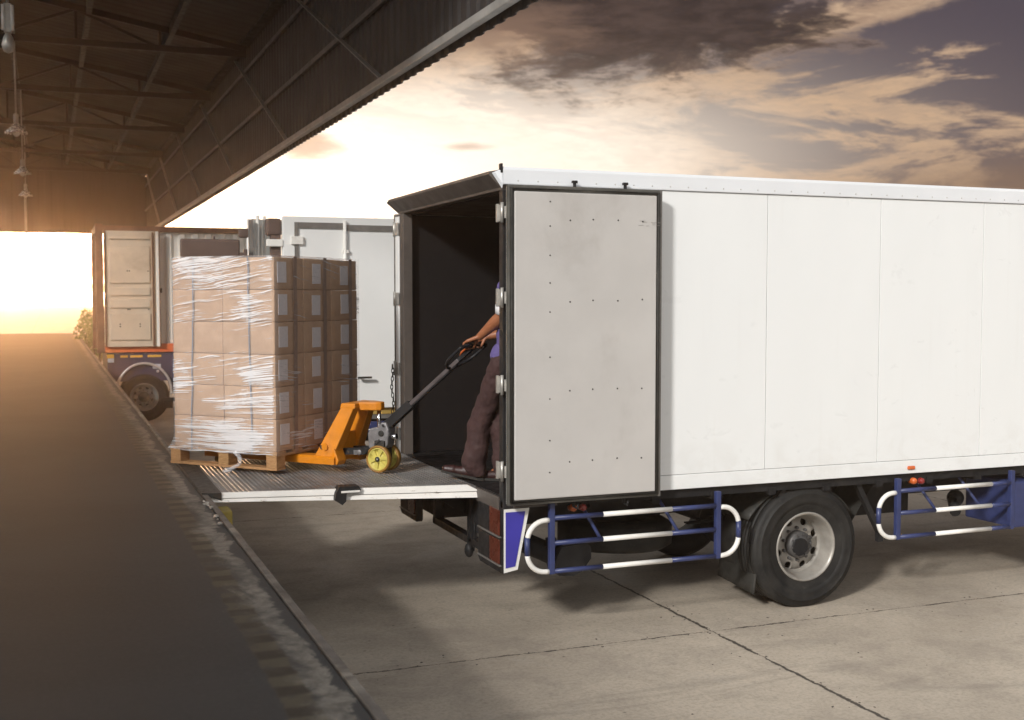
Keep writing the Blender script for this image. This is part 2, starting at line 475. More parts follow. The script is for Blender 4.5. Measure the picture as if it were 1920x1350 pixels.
def deck_tread():
    m, t, bs, oc, out = principled('deck_tread')
    n = t.noise(oc, 7, 7, 0.7)
    n2_ = t.noise(oc, 1.4, 6, 0.65)
    c = t.mix(t.ss(n, 0.3, 0.7), (0.135, 0.130, 0.127), (0.275, 0.268, 0.264))
    c = t.mix(t.ss(n2_, 0.45, 0.7, 0, 0.6), c, (0.10, 0.092, 0.086))
    t.put(bs.inputs['Base Color'], c)
    bs.inputs['Metallic'].default_value = 0.35
    t.put(bs.inputs['Roughness'], t.ss(n, 0.3, 0.7, 0.34, 0.6))


deck_tread()


def tyre_mat():
    m, t, bs, oc, out = principled('tyre_rubber')
    x, y, z = t.xyz(oc)
    n = t.noise(oc, 5, 7, 0.66)
    c = t.mix(t.ss(n, 0.35, 0.7), (0.012, 0.012, 0.012), (0.028, 0.027, 0.025))
    sc2 = t.noise(oc, 24, 5, 0.7)
    c = t.mix(t.ss(sc2, 0.56, 0.72, 0, 0.5), c, (0.058, 0.053, 0.047))
    t.put(bs.inputs['Base Color'], c)
    bs.inputs['Roughness'].default_value = 0.6
    bump(t, bs, sc2, 0.15, 0.004)


tyre_mat()


def film_mat():
    m, t, bs, oc, out = principled('stretch_film')
    x, y, z = t.xyz(oc)
    s = t.m('ADD', x, y)
    # milky creases round the load, with the film's glints painted in as white streaks
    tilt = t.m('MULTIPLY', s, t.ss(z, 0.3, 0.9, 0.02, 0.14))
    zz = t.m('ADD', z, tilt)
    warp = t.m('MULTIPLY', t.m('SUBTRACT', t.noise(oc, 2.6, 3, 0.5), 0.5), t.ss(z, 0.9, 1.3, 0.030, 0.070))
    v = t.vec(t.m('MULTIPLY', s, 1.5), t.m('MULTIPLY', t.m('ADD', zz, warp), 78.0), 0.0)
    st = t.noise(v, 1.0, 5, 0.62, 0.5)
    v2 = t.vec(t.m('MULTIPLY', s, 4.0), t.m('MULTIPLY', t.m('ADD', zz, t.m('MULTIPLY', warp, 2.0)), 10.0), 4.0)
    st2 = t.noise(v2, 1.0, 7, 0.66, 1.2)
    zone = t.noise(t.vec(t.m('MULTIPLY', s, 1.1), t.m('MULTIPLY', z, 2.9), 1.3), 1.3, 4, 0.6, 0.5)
    zb = t.m('ADD', zone, t.ss(z, 0.16, 0.52, 0.15, 0.02))          # more of the painted streaks at the foot ...
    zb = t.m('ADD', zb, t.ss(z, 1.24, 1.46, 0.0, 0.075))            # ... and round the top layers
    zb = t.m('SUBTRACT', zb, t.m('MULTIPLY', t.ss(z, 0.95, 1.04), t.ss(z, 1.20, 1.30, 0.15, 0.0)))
    zb = t.m('SUBTRACT', zb, t.ss(y, 0.0, 0.04, 0.16, 0.0))        # fewer painted glints on the side turned from the sun
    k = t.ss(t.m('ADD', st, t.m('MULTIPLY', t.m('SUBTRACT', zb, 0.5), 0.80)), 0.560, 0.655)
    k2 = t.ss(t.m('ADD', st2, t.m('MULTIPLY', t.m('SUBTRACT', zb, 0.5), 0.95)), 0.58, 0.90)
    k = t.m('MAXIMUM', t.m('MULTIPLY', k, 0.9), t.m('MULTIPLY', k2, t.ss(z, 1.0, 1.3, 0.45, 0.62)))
    bs.inputs['Base Color'].default_value = (0.93, 0.93, 0.95, 1)
    bs.inputs['Roughness'].default_value = 0.16
    bs.inputs['Specular IOR Level'].default_value = 0.6
    h = t.m('ADD', t.m('MULTIPLY', st, 0.8), st2)
    bump(t, bs, h, 0.7, 0.012)
    tr = t.add('ShaderNodeBsdfTransparent')
    tr.inputs[0].default_value = (0.985, 0.98, 0.98, 1)
    mxs = t.add('ShaderNodeMixShader')
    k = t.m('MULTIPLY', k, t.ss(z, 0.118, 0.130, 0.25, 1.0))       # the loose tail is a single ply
    t.put(mxs.inputs[0], t.m('ADD', t.m('MULTIPLY', k, 0.66), t.m('SUBTRACT', 0.13, t.ss(y, 0.0, 0.04, 0.07, 0.0))))  # pale sheen mixed into the colour, thinner on the side turned from the sun
    t.t.links.new(tr.outputs[0], mxs.inputs[1])
    t.t.links.new(bs.outputs[0], mxs.inputs[2])
    t.t.links.new(mxs.outputs[0], out.inputs[0])


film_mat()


for n_ in ('rubber', 'chassis_black', 'black_metal', 'dark_inner', 'tyre_rubber', 'dark_floor', 'grip_black', 'canopy_clad', 'canopy_steel', 'canopy_roof'):
    for nd_ in MATS[n_].node_tree.nodes:
        if nd_.type == 'BSDF_PRINCIPLED': nd_.inputs['Specular IOR Level'].default_value = 0.22


def M(n):
    return MATS[n]


# ------------------------------------------------------------------ mesh builder
class MB:
    def __init__(s):
        s.bm = bmesh.new()
        s.mats = []
        s.cur = 0

    def use(s, name):
        if name not in s.mats:
            s.mats.append(name)
        s.cur = s.mats.index(name)
        return s

    def _face(s, vs, smooth=False):
        try:
            f = s.bm.faces.new(vs)
        except ValueError:
            return None
        f.material_index = s.cur
        f.smooth = smooth
        return f

    def hexa(s, p):       # 8 points: bottom ring 0-3, top ring 4-7
        v = [s.bm.verts.new(q) for q in p]
        for a in ((3, 2, 1, 0), (4, 5, 6, 7), (0, 1, 5, 4), (1, 2, 6, 5), (2, 3, 7, 6), (3, 0, 4, 7)):
            s._face([v[i] for i in a])
        return s

    def box(s, x0, x1, y0, y1, z0, z1):
        return s.hexa([(x0, y0, z0), (x1, y0, z0), (x1, y1, z0), (x0, y1, z0), (x0, y0, z1), (x1, y0, z1), (x1, y1, z1), (x0, y1, z1)])

    def bbox(s, x0, x1, y0, y1, z0, z1, b=0.006, seg=2):
        t = bmesh.new()
        bmesh.ops.create_cube(t, size=1)
        for v in t.verts:
            v.co = Vector(((x0 + x1) / 2 + v.co.x * (x1 - x0), (y0 + y1) / 2 + v.co.y * (y1 - y0), (z0 + z1) / 2 + v.co.z * (z1 - z0)))
        bmesh.ops.bevel(t, geom=t.edges[:], offset=b, segments=seg, affect='EDGES', profile=0.6)
        return s.merge(t)

    def merge(s, t, mtx=None, smooth=False):
        mp = {}
        for v in t.verts:
            mp[v] = s.bm.verts.new(mtx @ v.co if mtx else v.co)
        for f in t.faces:
            s._face([mp[v] for v in f.verts], smooth or f.smooth)
        t.free()
        return s

    def prism(s, pts, axis, a, b):
        def P(u, v, q):
            return {'x': (q, u, v), 'y': (u, q, v), 'z': (u, v, q)}[axis]
        A = [s.bm.verts.new(P(u, v, a)) for u, v in pts]
        B = [s.bm.verts.new(P(u, v, b)) for u, v in pts]
        s._face(A[::-1]); s._face(B)
        n = len(pts)
        for i in range(n):
            s._face([A[i], A[(i + 1) % n], B[(i + 1) % n], B[i]])
        return s

    def bar(s, p, q, wx, wy, upv=(0, 0, 1)):
        p = Vector(p); q = Vector(q)
        d = (q - p).normalized()
        u = Vector(upv)
        if abs(d.dot(u)) > 0.98: u = Vector((1, 0, 0))
        a = d.cross(u).normalized() * wx / 2
        b = a.cross(d).normalized() * wy / 2
        return s.hexa([p - a - b, p + a - b, p + a + b, p - a + b, q - a - b, q + a - b, q + a + b, q - a + b])

    def tube(s, pts, r, seg=12, closed=False, caps=True):
        pts = [Vector(p) for p in pts]
        n = len(pts)
        rr = r if isinstance(r, (list, tuple)) else [r] * n
        rings = []
        ref = None
        for i, p in enumerate(pts):
            if closed:
                d = (pts[(i + 1) % n] - pts[i - 1]).normalized()
            else:
                d = (pts[min(i + 1, n - 1)] - pts[max(i - 1, 0)]).normalized()
            if ref is None:
                ref = Vector((0, 0, 1)) if abs(d.z) < 0.9 else Vector((1, 0, 0))
            a = (ref - d * ref.dot(d)).normalized()
            b = d.cross(a)
            ref = a
            rings.append([s.bm.verts.new(p + (a * math.cos(2 * math.pi * k / seg) + b * math.sin(2 * math.pi * k / seg)) * rr[i]) for k in range(seg)])
        for i in range(n if closed else n - 1):
            A = rings[i]; B = rings[(i + 1) % n]
            for k in range(seg):
                s._face([A[k], A[(k + 1) % seg], B[(k + 1) % seg], B[k]], True)
        if not closed and caps:
            s._face(rings[0][::-1]); s._face(rings[-1])
        return s

    def lathe(s, prof, c, axis=(0, 1, 0), seg=48, closed=False, smooth=True):
        # prof: (along axis, radius)
        ax = Vector(axis).normalized()
        c = Vector(c)
        u = Vector((0, 0, 1)) if abs(ax.z) < 0.9 else Vector((1, 0, 0))
        a = (u - ax * u.dot(ax)).normalized()
        b = ax.cross(a)
        rings = []
        for h, r in prof:
            rings.append([s.bm.verts.new(c + ax * h + (a * math.cos(2 * math.pi * k / seg) + b * math.sin(2 * math.pi * k / seg)) * r) for k in range(seg)])
        n = len(prof)
        for i in range(n if closed else n - 1):
            A = rings[i]; B = rings[(i + 1) % n]
            for k in range(seg):
                s._face([A[k], A[(k + 1) % seg], B[(k + 1) % seg], B[k]], smooth)
        if not closed:
            if prof[0][1] > 1e-5: s._face(rings[0][::-1])
            if prof[-1][1] > 1e-5: s._face(rings[-1])
        return s

    def ball(s, c, r, sx=1, sy=1, sz=1, seg=14):
        t = bmesh.new()
        bmesh.ops.create_uvsphere(t, u_segments=seg, v_segments=seg // 2 + 2, radius=r)
        for v in t.verts:
            v.co = Vector((c[0] + v.co.x * sx, c[1] + v.co.y * sy, c[2] + v.co.z * sz))
        return s.merge(t, None, True)

    def grid(s, fn, nu, nv, smooth=True):
        g = [[s.bm.verts.new(fn(i / nu, j / nv)) for j in range(nv + 1)] for i in range(nu + 1)]
        for i in range(nu):
            for j in range(nv):
                s._face([g[i][j], g[i + 1][j], g[i + 1][j + 1], g[i][j + 1]], smooth)
        return s

    def build(s, name, mats=None, parent=None, bevel=0.0, fix=True):
        me = bpy.data.meshes.new(name)
        if fix:
            bmesh.ops.recalc_face_normals(s.bm, faces=s.bm.faces[:])
        s.bm.to_mesh(me)
        s.bm.free()
        for m in (s.mats if s.mats else ([mats] if isinstance(mats, str) else mats or [])):
            me.materials.append(M(m))
        o = bpy.data.objects.new(name, me)
        col.objects.link(o)
        if parent:
            adopt(o, parent)
        if bevel:
            bv = o.modifiers.new('bevel', 'BEVEL')
            bv.width = bevel; bv.segments = 2; bv.limit_method = 'ANGLE'; bv.angle_limit = R(40)
        return o


def adopt(o, parent):
    """parent a mesh written in world coordinates"""
    o.parent = parent
    if parent.type == 'EMPTY' and parent.parent is None and not parent.get('local'):
        o.matrix_parent_inverse = Matrix.Translation(-Vector(parent.location))
    return o


def thing(name, label, cat, loc=(0, 0, 0), group=None, rot=0.0, local=False):
    o = bpy.data.objects.new(name, None)
    col.objects.link(o)
    o.empty_display_size = 0.2
    o.location = loc
    o.rotation_euler = (0, 0, rot)
    o['label'] = label
    o['category'] = cat
    if group: o['group'] = group
    if local: o['local'] = 1
    return o


def tag(o, label, cat, group=None):
    o['label'] = label; o['category'] = cat
    if group: o['group'] = group
    return o


def struct(o, kind='structure'):
    o['kind'] = kind
    return o


def kids(o):
    return [c for c in bpy.data.objects if c.parent == o]


def copy_tree(o, parent=None):
    c = o.copy(); col.objects.link(c)
    if parent is not None: c.parent = parent
    for ch in kids(o): copy_tree(ch, c)
    return c


# ------------------------------------------------------------------ ground, dock
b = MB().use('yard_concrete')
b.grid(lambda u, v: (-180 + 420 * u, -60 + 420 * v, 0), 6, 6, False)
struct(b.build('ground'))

DX = 1.10            # outer edge of the dock
b = MB().use('dock_concrete')
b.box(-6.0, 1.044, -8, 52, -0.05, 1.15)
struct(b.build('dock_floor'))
b = MB().use('edge_steel')
b.bbox(1.058, DX, -8, 52, 0.95, 1.152, 0.004)
struct(b.build('dock_edge'))

# broken mortar at the dock edge by the lip
b = MB().use('zinc')
for i in range(16):
    y = 7.7 + 1.15 * rnd.random()
    x = 1.045 + rnd.uniform(-0.022, 0.012)
    q = rnd.uniform(0.006, 0.022)
    t = bmesh.new(); bmesh.ops.create_icosphere(t, subdivisions=1, radius=q)
    for v in t.verts: v.co = Vector((v.co.x * rnd.uniform(.6, 1.2), v.co.y * rnd.uniform(.8, 1.9), v.co.z * .5))
    b.merge(t, Matrix.Translation((x, y, 1.155)))
struct(b.build('dock_edge_rubble'), 'stuff')

# crumbs of mortar and leaf litter lying about the joints
b = MB().use('seam_dirt')
for i in range(110):
    if i % 3 == 0: x, y = 4.85 + rnd.gauss(0, 0.10), rnd.uniform(5.4, 9.0)
    elif i % 3 == 1: x, y = rnd.uniform(2.0, 9.0), 7.93 + rnd.gauss(0, 0.12)
    else: x, y = rnd.uniform(2.0, 9.5), rnd.uniform(5.2, 8.0)
    q = rnd.uniform(0.003, 0.009)
    t = bmesh.new(); bmesh.ops.create_icosphere(t, subdivisions=1, radius=q)
    for v in t.verts: v.co = Vector((v.co.x * rnd.uniform(.8, 2.2), v.co.y * rnd.uniform(.7, 1.3), v.co.z * .5))
    b.merge(t, Matrix.Translation((x, y, q * 0.3)) @ Matrix.Rotation(rnd.random() * 3, 4, 'Z'))
struct(b.build('ground_litter'), 'stuff')

# dock bumper
t_ = thing('dock_bumper', 'yellow and red striped bumper on the dock face under the tail lift', 'bumper', (1.10, 8.9, 0.7))
b = MB().use('bumper_yellow')
b.bbox(DX + 0.002, 1.245, 8.78, 9.02, 0.86, 1.06, 0.012)
b.build('bumper_block', None, t_)
b = MB().use('bumper_red')
b.prism([(1.105, 0.70), (1.20, 0.70), (1.247, 0.80), (1.247, 0.857), (1.105, 0.857)], 'y', 8.79, 9.01)
b.build('red_tip', None, t_)

# ------------------------------------------------------------------ loading canopy
CX0, CX1, CY0, CY1 = -6.0, 3.95, 8.2, 52.0
ROOF_R, SLOPE = 7.75, 0.172


def roof_z(x):
    return ROOF_R + (CX1 - x) * SLOPE


can = thing('loading_canopy', 'dark corrugated steel canopy over the loading dock with trussed roof', 'canopy', (CX1, CY0, 0))


def corr(u, pitch=0.28, d=0.035):
    q = (u / pitch) % 1.0
    if q < 0.35: return 0
    if q < 0.5: return d * (q - 0.35) / 0.15
    if q < 0.85: return d
    return d * (1 - (q - 0.85) / 0.15)


def corr_stops(a, b_, pitch=0.28):
    out = []
    k = math.floor(a / pitch)
    while k * pitch < b_:
        for q in (0.0, 0.35, 0.5, 0.85):
            y = (k + q) * pitch
            if a < y < b_: out.append(y)
        k += 1
    return [a] + out + [b_]


# fascia: upright profiled sheet, both faces real
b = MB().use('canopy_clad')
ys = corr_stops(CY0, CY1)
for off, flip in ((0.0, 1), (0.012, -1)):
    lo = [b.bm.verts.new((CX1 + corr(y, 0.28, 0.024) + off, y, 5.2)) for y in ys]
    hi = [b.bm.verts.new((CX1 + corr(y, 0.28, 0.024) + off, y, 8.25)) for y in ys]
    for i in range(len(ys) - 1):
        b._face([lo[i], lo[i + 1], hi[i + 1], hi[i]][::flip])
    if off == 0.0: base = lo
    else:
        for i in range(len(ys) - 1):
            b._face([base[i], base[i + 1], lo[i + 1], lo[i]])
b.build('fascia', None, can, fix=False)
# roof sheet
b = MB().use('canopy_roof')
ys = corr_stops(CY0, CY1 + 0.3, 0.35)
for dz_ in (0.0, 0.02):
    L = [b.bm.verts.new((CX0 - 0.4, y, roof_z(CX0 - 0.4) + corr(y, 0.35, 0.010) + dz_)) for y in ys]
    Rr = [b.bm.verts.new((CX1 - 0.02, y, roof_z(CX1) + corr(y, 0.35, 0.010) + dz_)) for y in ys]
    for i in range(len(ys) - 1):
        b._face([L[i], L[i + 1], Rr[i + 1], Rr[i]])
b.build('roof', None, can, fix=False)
# end wall hung across the far end
b = MB().use('canopy_clad')
xs = corr_stops(CX0, CX1 + 0.06, 0.5)
lo = [b.bm.verts.new((x, CY1 + corr(x, 0.5, 0.010), 5.28)) for x in xs]
hi = [b.bm.verts.new((x, CY1 + corr(x, 0.5, 0.010), roof_z(x) - 0.01)) for x in xs]
for i in range(len(xs) - 1):
    b._face([lo[i], lo[i + 1], hi[i + 1], hi[i]])
b.build('end_wall', None, can)
# gutter and eaves rail along the inside of the fascia's foot
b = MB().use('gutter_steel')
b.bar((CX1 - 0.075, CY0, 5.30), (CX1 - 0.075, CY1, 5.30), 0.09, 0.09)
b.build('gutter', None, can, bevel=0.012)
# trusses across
TY = [12.6, 18.4, 24.3, 29.9, 35.9, 42.6, 48.4]
for y in TY:
    b = MB().use('canopy_steel')
    zb = 7.55
    b.bar((CX0, y, zb), (CX1 - 0.12, y, zb), 0.10, 0.12)
    b.bar((CX0, y, roof_z(CX0) - 0.12), (CX1 - 0.12, y, roof_z(CX1 - 0.12) - 0.12), 0.10, 0.12)
    x = CX0 + 0.4
    up_ = False
    while x < CX1 - 1.6:
        x2 = x + 1.55
        z1 = roof_z(x) - 0.15; z2 = roof_z(x2) - 0.15
        if up_: b.bar((x, y, zb), (x2, y, z2), 0.055, 0.055)
        else: b.bar((x, y, z1), (x2, y, zb), 0.055, 0.055)
        b.bar((x2, y, zb), (x2, y, z2), 0.05, 0.05)
        up_ = not up_
        x = x2
    b.build('truss', None, can)
for x in (-5.2, -3.7, -2.2, -0.66, 0.84, 2.38):
    b = MB().use('canopy_steel')
    b.bar((x, CY0, roof_z(x) - 0.11), (x, CY1, roof_z(x) - 0.11), 0.10, 0.17)
    b.build('purlin', None, can)
for y in TY:
    b = MB().use('canopy_steel')
    b.bar((CX0 + 0.2, y, 1.15), (CX0 + 0.2, y, roof_z(CX0) - 0.1), 0.2, 0.2)
    b.build('column', None, can)
# eaves beam where fascia meets roof
b = MB().use('canopy_steel')
b.bar((CX1 - 0.15, CY0, 7.86), (CX1 - 0.15, CY1, 7.86), 0.16, 0.24)
b.build('eaves_beam', None, can)
for z in (6.30, 7.32):
    b = MB().use('fascia_rail')
    b.bar((CX1 - 0.045, CY0, z), (CX1 - 0.045, CY1, z), 0.05, 0.075)
    b.build('fascia_rail', None, can)
# wind braces on the inside of the fascia, all leaning the same way
for k in range(6):
    y0 = 14.1 + 6.15 * k
    b = MB().use('brace_steel')
    b.bar((CX1 - 0.085, y0, 5.33), (CX1 - 0.085, y0 + 6.3, 7.98), 0.012, 0.075, (1, 0, 0))
    b.build('brace', None, can)
# rain pipe on the end wall
b = MB().use('gutter_steel')
b.tube([(-0.78, CY1 - 0.10, 5.25), (-0.78, CY1 - 0.10, 7.0)], 0.05, 10)
b.build('rain_pipe', None, can)

# wall left of the frame, unseen, added to shade the dock
shade_wall = thing('dock_shade_wall', 'unseen dark clad wall added out of frame to shade the dock', 'shade wall', (-6.2, 20, 0))
b = MB().use('shade_wall_cladding')
ys = corr_stops(-14, 52, 0.5)
for x_ in (0.0, -0.2):
    lo = [b.bm.verts.new((CX0 + x_ - corr(y, 0.5), y, 0)) for y in ys]
    hi = [b.bm.verts.new((CX0 + x_ - corr(y, 0.5), y, 5.7)) for y in ys]  # wall height sets where the dock's shade ends
    for i in range(len(ys) - 1):
        b._face([lo[i], lo[i + 1], hi[i + 1], hi[i]])
b.box(CX0 - 0.3, CX0 - 0.03, -14, 52, 5.7, 5.8)
b.build('added_wall', None, shade_wall, fix=False)

# lamps hung under the canopy
def pendant(first, y, x, label):
    L = thing('pendant_lamp', label, 'lamp', (x, y, 6.2), 'lamps hanging in a row under the canopy')
    zt = roof_z(x) - 0.2
    b = MB().use('lamp_body')
    b.tube([(x, y, 6.45), (x, y, zt)], 0.018, 8)
    b.build('rod', None, L)
    if first:
        b = MB().use('lamp_body')
        b.bbox(x - 0.05, x + 0.05, y - 0.04, y + 0.04, 6.12, 6.50, 0.01)
        b.build('ballast', None, L)
        for sx in (-0.055, 0.055):
            b = MB().use('lamp_glass')
            b.tube([(x + sx, y - 0.06, 6.14), (x + sx, y - 0.06, 6.47)], 0.024, 10)
            b.build('tube_glass', None, L)
        b = MB().use('lamp_body')
        b.lathe([(0, 0.03), (-0.06, 0.06), (-0.16, 0.085), (-0.24, 0.06), (-0.27, 0.0)], (x, y, 6.12), (0, 0, 1), 20)
        b.build('bulb_housing', None, L)
    else:
        b = MB().use('lamp_body')
        b.lathe([(0.0, 0.05), (0.22, 0.05), (0.25, 0.02)], (x, y, 6.20), (0, 0, 1), 18)
        b.build('ballast', None, L)
        b = MB().use('lamp_shade')
        b.lathe([(0.02, 0.06), (-0.06, 0.12), (-0.15, 0.215), (-0.19, 0.225), (-0.185, 0.212), (-0.14, 0.19), (-0.05, 0.10)], (x, y, 6.22), (0, 0, 1), 28)
        b.build('shade', None, L)
        b = MB().use('lamp_glass')
        b.ball((x, y, 6.06), 0.075, 1, 1, 1.25)
        b.build('bulb', None, L)


pendant(True, 16.93, -0.42, 'nearest hanging lamp with a boxy housing of two upright tubes over a round bulb housing')
pendant(False, 26.5, -0.545, 'bright dish shade lamp hanging second from the viewer')
pendant(False, 35.1, -0.585, 'dish shade lamp hanging between the bright dish lamp and the end wall lamp')
pendant(False, 42.6, -0.627, 'farthest and smallest dish shade lamp hanging in front of the end wall')

# ------------------------------------------------------------------ wheels
def make_tyre(prof_y0, wdt, r, r_in, name, parent):
    # outer face towards -Y
    b = MB().use('tyre_rubber')
    w_ = wdt
    p = [(0.012, r_in - 0.012), (0.0, r_in + 0.015), (-0.004 + 0.0, r_in + 0.05), (-0.016, r_in + 0.075), (-0.016, r_in + 0.085), (-0.022, r_in + 0.088),
         (-0.026, (r + r_in) / 2), (-0.022, r - 0.075), (-0.026, r - 0.07), (-0.024, r - 0.060), (-0.014, r - 0.058), (-0.012, r - 0.035), (0.004, r - 0.012), (0.02, r - 0.002), (0.035, r)]
    for g in (0.25, 0.42, 0.58, 0.75):
        yy = g * w_
        p += [(yy - 0.008, r), (yy - 0.006, r - 0.014), (yy + 0.006, r - 0.014), (yy + 0.008, r)]
    half = [(w_ - a, c) for a, c in p[:15]][::-1]
    p = p + half
    b.lathe(p, (0, 0, 0), (0, 1, 0), 72, closed=True)
    o = b.build(name, None, parent)
    return o


def bool_holes(o, holes):
    bmc = bmesh.new()
    for (c, r, ax, ln) in holes:
        t = MB(); t.use('hub_grey')
        t.lathe([(-ln, r), (ln, r)], c, ax, 20, smooth=False)
        bmesh.ops.recalc_face_normals(t.bm, faces=t.bm.faces[:])
        me = bpy.data.meshes.new('tmp'); t.bm.to_mesh(me); t.bm.free()
        bmc.from_mesh(me); bpy.data.meshes.remove(me)
    me = bpy.data.meshes.new('tmp'); bmc.to_mesh(me); bmc.free()
    co = bpy.data.objects.new('tmp', me); col.objects.link(co)
    co.parent = o.parent
    md = o.modifiers.new('b', 'BOOLEAN'); md.object = co; md.operation = 'DIFFERENCE'; md.solver = 'EXACT'
    dg = bpy.context.evaluated_depsgraph_get()
    new = bpy.data.meshes.new_from_object(o.evaluated_get(dg))
    o.modifiers.clear()
    o.data = new
    bpy.data.objects.remove(co); bpy.data.meshes.remove(me)


def make_wheel(root, loc, side=-1, simple=False):
    """a dished truck wheel built round the origin, its face towards -Y"""
    wh = bpy.data.objects.new('wheel', None); col.objects.link(wh)
    wh.parent = root
    wh.matrix_parent_inverse = Matrix.Translation(-Vector(root.location))
    wh.location = loc
    if side > 0: wh.rotation_euler = (0, 0, math.pi)
    wh['local'] = 1
    make_tyre(0, 0.27, 0.526, 0.285, 'tyre', wh)
    b = MB().use('rim_paint')
    b.lathe([(-0.006, 0.300), (-0.014, 0.292), (-0.010, 0.282), (0.012, 0.268), (0.05, 0.262), (0.075, 0.250), (0.115, 0.246), (0.135, 0.240), (0.150, 0.225),
             (0.160, 0.222), (0.172, 0.228), (0.172, 0.250), (0.26, 0.262), (0.275, 0.295), (0.265, 0.300), (0.24, 0.280), (0.10, 0.268), (0.02, 0.286)], (0, 0, 0), (0, 1, 0), 64, closed=True)
    b.build('rim', None, wh)
    b = MB().use('rim_paint')
    b.lathe([(0.168, 0.03), (0.138, 0.10), (0.136, 0.165), (0.150, 0.226), (0.166, 0.226), (0.152, 0.165), (0.156, 0.10), (0.180, 0.03)], (0, 0, 0), (0, 1, 0), 64, closed=True)
    d = b.build('rim_disc', None, wh)
    if not simple:
        bool_holes(d, [((math.cos(a) * 0.197, 0.15, math.sin(a) * 0.200), 0.033, (0, 1, 0), 0.06) for a in [R(22 + 45 * k) for k in range(8)]])
    b = MB().use('hub_grey')
    b.lathe([(0.16, 0.118), (0.075, 0.116), (0.066, 0.108), (0.062, 0.075), (0.048, 0.07), (0.044, 0.0)], (0, 0, 0), (0, 1, 0), 32)
    for k in range(10):
        a = R(36 * k + 8)
        b.lathe([(0.064, 0.010), (0.050, 0.010), (0.046, 0.006)], (math.cos(a) * 0.092, 0, math.sin(a) * 0.092), (0, 1, 0), 6, smooth=False)
        a2 = R(36 * k + 20)
        b.lathe([(0.14, 0.014), (0.108, 0.014), (0.104, 0.010)], (math.cos(a2) * 0.142, 0, math.sin(a2) * 0.142), (0, 1, 0), 6, smooth=False)
    b.build('hub', None, wh)
    b = MB().use('chassis_black')
    b.lathe([(0.205, 0.0), (0.20, 0.21), (0.25, 0.21), (0.26, 0.0)], (0, 0, 0), (0, 1, 0), 32)
    b.build('brake_drum', None, wh)
    return wh


# ------------------------------------------------------------------ the box truck
TX, TYN, TYF = 3.17, 8.19, 10.95        # rear, near side, far side
TZ0, TZ1 = 1.105, 3.49                  # floor frame, underside of roof rail
TXE = 10.2
tr = thing('box_truck', 'white box truck with its rear doors open at the dock and blue underrun rails', 'truck', (6.0, 9.55, 0))
# near wall: panels with dirt-filled seams, on a backing
seams = [TX + 0.09, 4.40, 5.503, 6.645, 7.775, 8.9, TXE]
b = MB().use('panel_white')
for i in range(len(seams) - 1):
    x0 = seams[i] + (0.0032 if i else 0); x1 = seams[i + 1] - 0.0032
    b.bbox(x0, x1, TYN, TYN + 0.025, 1.226, TZ1 - 0.002, 0.0012, 1)
o = b.build('side_panel', None, tr)
b = MB().use('seam_dirt')
b.box(TX + 0.09, TXE, TYN + 0.013, TYN + 0.06, 1.20, TZ1)
b.build('panel_backing', None, tr)
b = MB().use('panel_white')
b.bbox(TX + 0.02, TXE, TYN - 0.004, TYN + 0.06, TZ0, 1.222, 0.006)
b.build('sill_rail', None, tr)
b = MB().use('white_rail')
b.prism([(TYN + 0.06, TZ1 + 0.002), (TYN - 0.012, TZ1 + 0.002), (TYN - 0.014, TZ1 + 0.010), (TYN - 0.012, 3.60), (TYN - 0.004, 3.622), (TYN + 0.06, 3.628)], 'x', TX, TXE)
rail = b.build('roof_rail', None, tr)
b = MB().use('zinc')
x = TX + 0.12
while x < TXE:
    b.ball((x, TYN - 0.014, TZ1 + 0.030), 0.0055, 1, 0.5, 1, 8)
    x += 0.162
b.build('rivets', None, rail)
# far wall, front wall, roof
b = MB().use('white_paint')
b.box(TX + 0.09, TXE, TYF - 0.03, TYF, TZ0, TZ1)
b.box(TXE, TXE + 0.05, TYN + 0.01, TYF - 0.01, TZ0, 3.60)
b.build('far_wall', None, tr)
b = MB().use('white_rail')
b.box(TX + 0.02, TXE, TYN + 0.062, TYF, 3.56, 3.615)
b.build('roof', None, tr)
# dark lining and floor
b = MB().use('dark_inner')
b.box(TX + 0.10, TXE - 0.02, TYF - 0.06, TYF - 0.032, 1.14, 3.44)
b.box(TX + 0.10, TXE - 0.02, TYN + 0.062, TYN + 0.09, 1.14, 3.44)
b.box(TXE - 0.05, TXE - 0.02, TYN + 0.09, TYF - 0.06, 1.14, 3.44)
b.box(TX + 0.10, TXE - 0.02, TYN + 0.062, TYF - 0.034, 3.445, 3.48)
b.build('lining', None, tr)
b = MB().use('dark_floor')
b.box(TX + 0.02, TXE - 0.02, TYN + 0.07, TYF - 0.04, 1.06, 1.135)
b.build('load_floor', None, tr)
# rear frame
b = MB().use('brown_frame')
b.bbox(TX, TX + 0.09, TYF - 0.13, TYF, TZ0, 3.45, 0.006)
b.build('rear_post', None, tr)
b = MB().use('black_metal')
b.bbox(TX, TX + 0.085, TYN - 0.006, TYN + 0.075, TZ0 - 0.06, 3.45, 0.006)
b.build('rear_post', None, tr)
b = MB().use('brown_frame')
b.prism([(TX + 0.09, 3.452), (TX, 3.452), (TX - 0.005, 3.47), (TX - 0.10, 3.565), (TX - 0.10, 3.585), (TX + 0.09, 3.62)], 'y', TYN + 0.03, TYF + 0.03)
hd = b.build('rear_header', None, tr)
b = MB().use('brown_frame')
b.hexa([(TX, TYF + 0.03, 3.455), (TX + 0.09, TYF + 0.03, 3.455), (TX + 0.09, TYF + 0.035, 3.455), (TX, TYF + 0.035, 3.455),
        (TX - 0.10, TYF + 0.10, 3.56), (TX + 0.09, TYF + 0.10, 3.56), (TX + 0.09, TYF + 0.032, 3.58), (TX - 0.10, TYF + 0.032, 3.58)])
b.build('header_lip', None, hd)
b = MB().use('white_rail')
